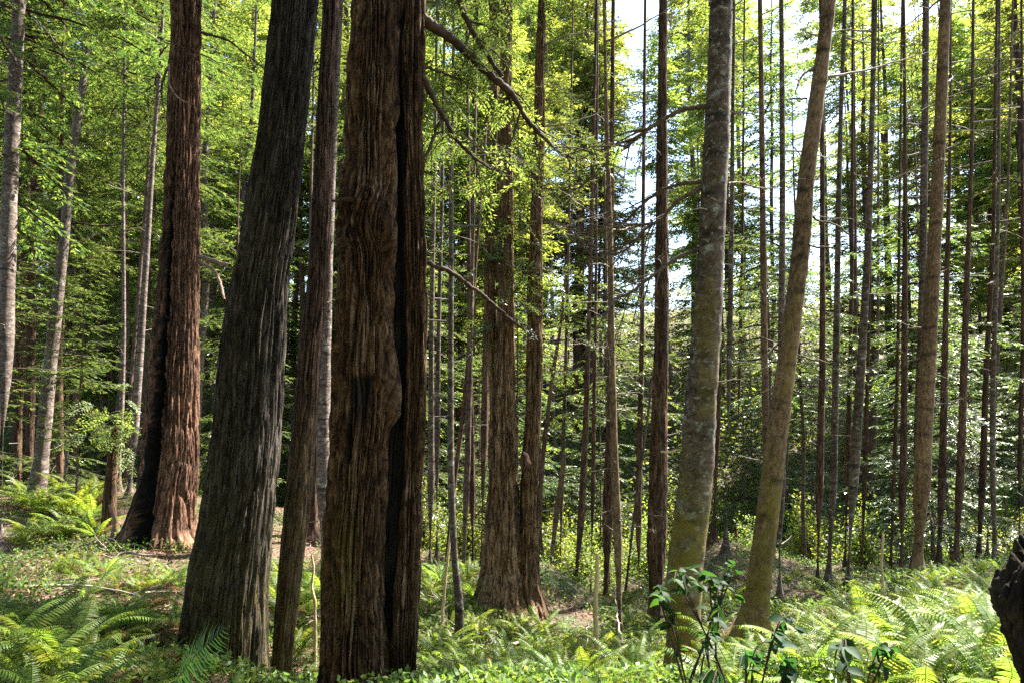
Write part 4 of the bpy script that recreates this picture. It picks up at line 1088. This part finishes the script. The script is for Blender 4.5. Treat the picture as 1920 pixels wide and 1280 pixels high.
# withered brown ferns and fallen fronds
def dead_mesh(seed):
    r = np.random.default_rng(seed); Vs, Qs, o_ = [], [], 0
    for k in range(11):
        me = DEADF[r.integers(2)]; v = np.empty(len(me.vertices) * 3, np.float32); me.vertices.foreach_get('co', v); v = v.reshape(-1, 3)
        R = np.array(Euler((r.normal() * .6, r.uniform(.05, .5), k * 2.4 + r.normal() * .5)).to_matrix())
        q = np.empty(len(me.loops), np.int32); me.loops.foreach_get('vertex_index', q)
        Vs.append(v @ R.T * r.uniform(.4, .95) + (0, 0, .12)); Qs.append(q.reshape(-1, 4) + o_); o_ += len(v)
    return mesh('withered_fern', np.concatenate(Vs), np.concatenate(Qs), [M['fern_dead']], smooth=False)
DF = [dead_mesh(i) for i in (5, 6, 7)]
for k in range(42):
    if k < 26: px, d = rf.uniform(10, 360), rf.uniform(5.2, 12)
    elif k < 36: px, d = rf.uniform(830, 1180), rf.uniform(5.4, 9.5)
    else: px, d = rf.uniform(1500, 1880), rf.uniform(4.6, 7)
    p = at(px, 900, d)
    o_ = obj('withered_fern', DF[k % 3], None, (p[0], p[1], gz(p[0], p[1])), (rf.normal() * .1, rf.normal() * .1, rf.uniform(0, 6)), rf.uniform(.35, .75))
    tag(o_, 'withered red-brown fern collapsed on the forest floor', 'fern', 'withered ferns')
# the two fronds that stand against the grey redwood
def frond_to(px0, py0, px1, py1, d, label, roll):
    a, b = at(px0, py0, d), at(px1, py1, d - .1)
    L = np.linalg.norm(b - a)
    root = obj('sword_fern', None, None, (a[0], a[1], a[2])); tag(root, label, 'fern')
    v = Vector(b - a); 
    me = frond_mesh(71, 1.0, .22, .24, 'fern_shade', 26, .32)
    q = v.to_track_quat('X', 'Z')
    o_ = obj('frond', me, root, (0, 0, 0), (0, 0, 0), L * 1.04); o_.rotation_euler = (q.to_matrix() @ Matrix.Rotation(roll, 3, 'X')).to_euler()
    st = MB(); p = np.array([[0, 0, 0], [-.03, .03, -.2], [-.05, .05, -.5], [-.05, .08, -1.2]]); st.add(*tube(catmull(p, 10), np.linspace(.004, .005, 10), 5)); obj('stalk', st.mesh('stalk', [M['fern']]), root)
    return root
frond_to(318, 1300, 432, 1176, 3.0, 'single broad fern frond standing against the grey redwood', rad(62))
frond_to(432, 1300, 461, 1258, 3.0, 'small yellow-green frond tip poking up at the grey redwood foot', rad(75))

# ------------------------------------------------------------------ low herbs, grass and litter
def scatter(n, x, y, L, W, up, mat, name, label, cat, r, zoff=.02):
    z = ground(x, y) + zoff * r.random(n)
    D = np.stack([r.normal(size=n), r.normal(size=n), np.abs(r.normal(size=n)) * up], 1)
    V, Q_ = diamonds(np.stack([x, y, z], 1), D, np.array([0, 0, 1.0]) + r.normal(0, .5, (n, 3)), L * r.uniform(.5, 1.3, n), W * r.uniform(.6, 1.3, n))
    tag(obj(name, mesh(name, V, Q_, [M[mat]], smooth=False)), label, cat, kind='stuff')
r = np.random.default_rng(8)
n = 150000; Y = 2.8 + 17 * r.random(n) ** 1.5; X = r.uniform(-1, 1, n) * (Y * .82 + .5)
keep = fbm(X * 1.3, Y * 1.3, 4, 12) > .51
scatter(keep.sum(), X[keep], Y[keep], .06, .017, .7, 'herb', 'ground_herbs', 'low green herbs and sorrel covering the forest floor', 'ground cover', r, .2)
n = 26000; Y = 2.8 + 14 * r.random(n) ** 1.5; X = r.uniform(-1, 1, n) * (Y * .82 + .5)
keep = fbm(X * .8, Y * .8, 4, 33) > .5
scatter(keep.sum(), X[keep], Y[keep], .22, .005, 1.6, 'herb', 'grass', 'thin grass blades among the herbs', 'grass', r, .02)
n = 130000; Y = 2.8 + 22 * r.random(n) ** 1.5; X = r.uniform(-1, 1, n) * (Y * .82 + .5)
scatter(n, X, Y, .085, .009, .22, 'litter', 'leaf_litter', 'brown needles and dry fern bits strewn on the floor', 'leaf litter', r, .04)

# fallen twigs, the bent root, dead sapling and stump
rt = np.random.default_rng(15)
for k, (px, d, L, a, lb) in enumerate(((940, 9.2, 1.6, 2.5, 'long fallen grey stick on the bare slope under the triple redwood'), (905, 8.6, 1.2, 2.2, 'short fallen stick beside the kinked young trunk foot'),
        (60, 8.0, 1.2, .2, 'arched dry stick among herbs near the pale mottled spruce'), (290, 11.5, 1.3, 2.9, 'fallen stick lying before the burnt redwood'), (200, 11.0, .9, -.4, 'fallen stick beside the bent root'),
        (1000, 6.6, .9, .7, 'thin stick lying across the lit litter of the mound'), (300, 7.2, .8, -1.0, 'rotting reddish stick among small ferns'), (1060, 9.6, 1.0, .3, 'fallen stick behind the bleached dead sapling'))):
    p = at(px, 900, d); o_ = obj('fallen_stick', LIMBS[k % 4], None, (p[0], p[1], gz(p[0], p[1]) + .06), (rt.uniform(-3, 3), rt.uniform(-.12, .12), a), L * 1.3)
    tag(o_, lb, 'stick')
for k in range(60):
    d = rt.uniform(4.6, 15); px = rt.uniform(20, 1500) if d > 6 else rt.uniform(20, 1250); p = at(px, 900, d)
    o_ = obj('fallen_stick', LIMBS[k % 4], None, (p[0], p[1], gz(p[0], p[1]) + rt.uniform(.02, .12)), (rt.uniform(-3, 3), rt.uniform(-.3, .2), rt.uniform(0, 6.3)), rt.uniform(.5, 1.5))
    tag(o_, 'dry forked stick lying among herbs and ferns on the forest floor', 'stick', 'dry sticks on the forest floor')
def rodthing(name, pix, d, w0, w1, mat, label, cat, stubs=0, seed=1):
    r = np.random.default_rng(seed)
    P = catmull(np.array([at(x, y, d) for x, y in pix]), 40); P = P + np.cumsum(r.normal(0, .002, P.shape), 0)
    base = P[0].copy(); g = gz(base[0], base[1])
    rr = np.linspace(wid(pix[0][0], w0, d) / 2, wid(pix[0][0], w1, d) / 2, 40) * (1 + .08 * r.normal(0, 1, 40))
    if base[2] > g - .05: 
        P = np.concatenate([[[base[0], base[1], g - .1]], P]); rr = np.concatenate([[rr[0]], rr])
    mb = MB(); mb.add(*tube(P - base, rr, 10))
    root = obj(name, mb.mesh(name, [M[mat]]), None, base); tag(root, label, cat)
    for k in range(stubs):
        i = int(3 + (len(P) - 5) * (k + r.random()) / stubs); a = r.choice((0, math.pi)) + r.normal() * .5
        obj('branch', STUBS[k % 3], root, P[i] - base, (0, r.uniform(-.35, .2), a), r.uniform(.04, .1) if True else 1)
    return root
rodthing('dead_sapling', [(1117, 1275), (1118, 1200), (1119, 1120), (1122, 1070), (1121, 1036)], 6.0, 11, 8, 'deadwood', 'bleached dead sapling stub bristling with short spikes', 'snag', 24, 3)
rodthing('dead_sapling', [(591, 1225), (590, 1150), (588, 1120), (584, 1100), (588, 1065), (584, 1038)], 7.6, 7, 4, 'deadwood', 'crooked pale dead stem in the gap by the slim leaning redwood', 'snag', 4, 4)
rodthing('bent_root', [(180, 1018), (192, 1026), (206, 1016), (214, 990), (215, 965), (206, 942)], 12.4, 9, 5, 'root', 'bent root curling up from the forest floor', 'root', 0, 5)
rodthing('dead_sapling', [(1655, 1085), (1654, 1040), (1657, 995)], 9.5, 5, 4, 'deadwood', 'small broken stub above the fern bank', 'snag', 5, 6)
rodthing('dead_sapling', [(830, 1150), (838, 1060), (848, 960)], 9.5, 6, 4, 'deadwood', 'thin leaning dry stem beside the kinked young trunk', 'snag', 3, 8)

p0, p1 = at(70, 900, 7.4), at(190, 900, 6.9)
lp = np.linspace(0, 1, 14)[:, None]; P = p0 * (1 - lp) + p1 * lp; P[:, 2] = [gz(a, b) + .05 for a, b, _ in P]
lm = MB(); lm.add(*tube(P - P[0], .075 * (1 + .25 * rt.normal(size=14)) * np.sin(np.linspace(.5, 2.7, 14)), 12))
tag(obj('rotten_log', lm.mesh('rotten_log', [M['redwood_red']]), None, P[0]), 'short rotten reddish log half sunk among herbs and ferns', 'log')
# dark broken stump close to the camera
dS = 2.4
E = [(1036, 1884, 2080), (1050, 1876, 2085), (1066, 1866, 2090), (1090, 1850, 2095), (1120, 1845, 2100), (1150, 1851, 2102), (1200, 1868, 2105), (1260, 1885, 2110), (1320, 1893, 2120)]
C_, W_ = edge_path(E, dS)
zz_ = gz(C_[0][0], dS + .1); 
C_ = np.concatenate([[[C_[0][0], C_[0][1], zz_ - .1]], C_]); W_ = np.concatenate([[W_[0] * 1.1], W_])
bS = np.array([C_[0][0], C_[0][1], zz_]); rS = obj('stump', None, None, bS)
tag(rS, 'dark broken rotten stump with mossy shoulder above the sunny ferns', 'stump')
def dispS(th, z, R):
    u = th / 6.283
    return R * (-.30 * ridged(vn(u * 16 + .8 * vn(u * 8, z * 4, 8, 3), z * 2.2, 16, 5)) ** 3 - .12 * ridged(vn(u * 40, z * 9, 40, 6)) ** 2 + .22 * (vn(u * 7, z * 5, 7, 7) - .5) + .12 * (vn(u * 50, z * 40, 50, 8) - .5))
me = trunk_mesh('trunk', C_, W_, bS, M['stump'], 260, .008, dispS)
co = np.empty(len(me.vertices) * 3, np.float32); me.vertices.foreach_get('co', co); co = co.reshape(-1, 3)
ztop = co[:, 2].max(); tha = np.arctan2(co[:, 1], co[:, 0]) / 6.283
jag = sst(ztop - .2, ztop, co[:, 2]) * (.13 * vn(tha * 22, tha * 0, 22, 3) + .07 * vn(tha * 55, tha * 0, 55, 4) + .05 * vn(co[:, 0] * 60, co[:, 1] * 60, 0, 6) - .12)
jag[-1] = -.18; co[:, 2] += jag
me.vertices.foreach_set('co', co.ravel()); me.update(); obj('trunk', me, rS)

# ------------------------------------------------------------------ broad-leaved shrubs close by
def leaf_geo(P, D, Nn, L, W):
    """a pointed oval leaf, cupped along the midrib: 12 points"""
    D = D / np.linalg.norm(D); Sd = np.cross(D, Nn); Sd /= np.linalg.norm(Sd) + 1e-9; Up = np.cross(Sd, D)
    ts = np.array([0, .18, .45, .75, 1.0]); ws = np.array([.04, .75, 1.0, .62, .03])
    V = []
    for t, w in zip(ts, ws):
        mid = P + D * L * t - Up * L * .22 * t ** 2
        V += [mid + Sd * W * w + Up * W * .28 * w, mid, mid - Sd * W * w + Up * W * .28 * w]
    Q_ = []
    for i in range(4):
        a = i * 3; Q_ += [[a, a + 1, a + 4, a + 3], [a + 1, a + 2, a + 5, a + 4]]
    return np.array(V), np.array(Q_)
def shrub(foot, clusters, d, label, leaf, seed):
    r = np.random.default_rng(seed)
    f = at(*foot, d); base = np.array([f[0], f[1], gz(f[0], f[1])]); f = base - (0, 0, .05)
    root = obj('broadleaf_shrub', None, None, base); tag(root, label, 'shrub')
    st, lv = MB(), MB()
    for (cx, cy, rx, ry, n, dd) in clusters:
        c = at(cx, cy, d + dd)
        mid = (f + c) / 2 + np.array([r.normal() * .05, r.normal() * .05, .12])
        path = catmull(np.array([f, mid, c]), 16); st.add(*tube(path - base, np.linspace(.007, .003, 16), 5))
        tw = [at(cx + r.uniform(-rx, rx), cy + r.uniform(-ry, ry), d + dd + r.uniform(-.2, .2)) for _ in range(max(2, n // 4))]
        for t in tw:
            p2 = catmull(np.array([path[r.integers(9, 15)], (c + t) / 2 + (0, 0, .03), t]), 8); st.add(*tube(p2 - base, np.linspace(.003, .0015, 8), 4))
            for j in range(8):
                q = p2[r.integers(2, 8)]
                dr = (t - c) / (np.linalg.norm(t - c) + 1e-6) * .5 + r.normal(0, .6, 3) * (1, 1, .35) + (0, 0, -.25)
                V, Q_ = leaf_geo(q - base, dr, np.array([0, 0, 1.0]) + r.normal(0, .35, 3), leaf * r.uniform(.5, 1.1), leaf * r.uniform(.2, .32))
                lv.add(V, Q_)
    obj('stem', st.mesh('stem', [M['branch']]), root)
    obj('foliage', lv.mesh('foliage', [M['salal']]), root)
shrub((1330, 1290), [(1270, 1085, 40, 25, 12, .1), (1235, 1115, 35, 22, 14, 0), (1330, 1095, 60, 22, 16, .1), (1372, 1075, 28, 18, 8, .2), (1260, 1170, 40, 30, 10, -.1), (1320, 1200, 40, 20, 8, -.1), (1350, 1150, 40, 20, 8, 0)], 3.0, 'glossy blue-green broadleaf shrub spread before the big lichen-spotted spruce', .066, 3)
shrub((1420, 1300), [(1400, 1235, 60, 35, 16, 0), (1450, 1180, 45, 25, 10, .1), (1480, 1260, 50, 25, 12, 0), (1350, 1265, 40, 20, 8, 0)], 2.3, 'dark shaded broadleaf shrub with large leaves below the leaning spruce', .066, 4)
shrub((1640, 1310), [(1585, 1220, 50, 20, 5, 0), (1655, 1235, 45, 25, 6, 0)], 2.2, 'drooping dark broadleaf sprig over the sunny ferns', .066, 5)

# ------------------------------------------------------------------ light
w = bpy.data.worlds.new('World'); S.world = w; w.use_nodes = True
nt = w.node_tree; bg = nt.nodes['Background']
sky = nt.nodes.new('ShaderNodeTexSky'); sky.sky_type = 'NISHITA'; sky.sun_disc = False
sky.sun_elevation = EL; sky.sun_rotation = AZ
nt.links.new(sky.outputs[0], bg.inputs[0]); bg.inputs[1].default_value = .088
sl = bpy.data.lights.new('sun', 'SUN'); sl.energy = 5.0; sl.angle = rad(.53); sl.color = (1, .95, .86)
so = bpy.data.objects.new('sun', sl); COL.objects.link(so)
sd_ = Vector((math.sin(AZ) * math.cos(EL), math.cos(AZ) * math.cos(EL), math.sin(EL)))
so.rotation_euler = sd_.to_track_quat('Z', 'Y').to_euler(); so.location = (20, 20, 40)

S.view_settings.view_transform = 'Standard'; S.view_settings.look = 'None'
S.view_settings.exposure = 2.72; S.view_settings.gamma = 1.0
S.render.engine = 'CYCLES'
cy = S.cycles
cy.max_bounces = 8; cy.diffuse_bounces = 4; cy.glossy_bounces = 1; cy.transmission_bounces = 6; cy.transparent_max_bounces = 4
cy.caustics_reflective = cy.caustics_refractive = False
cy.use_denoising = False
cy.sample_clamp_indirect = 8
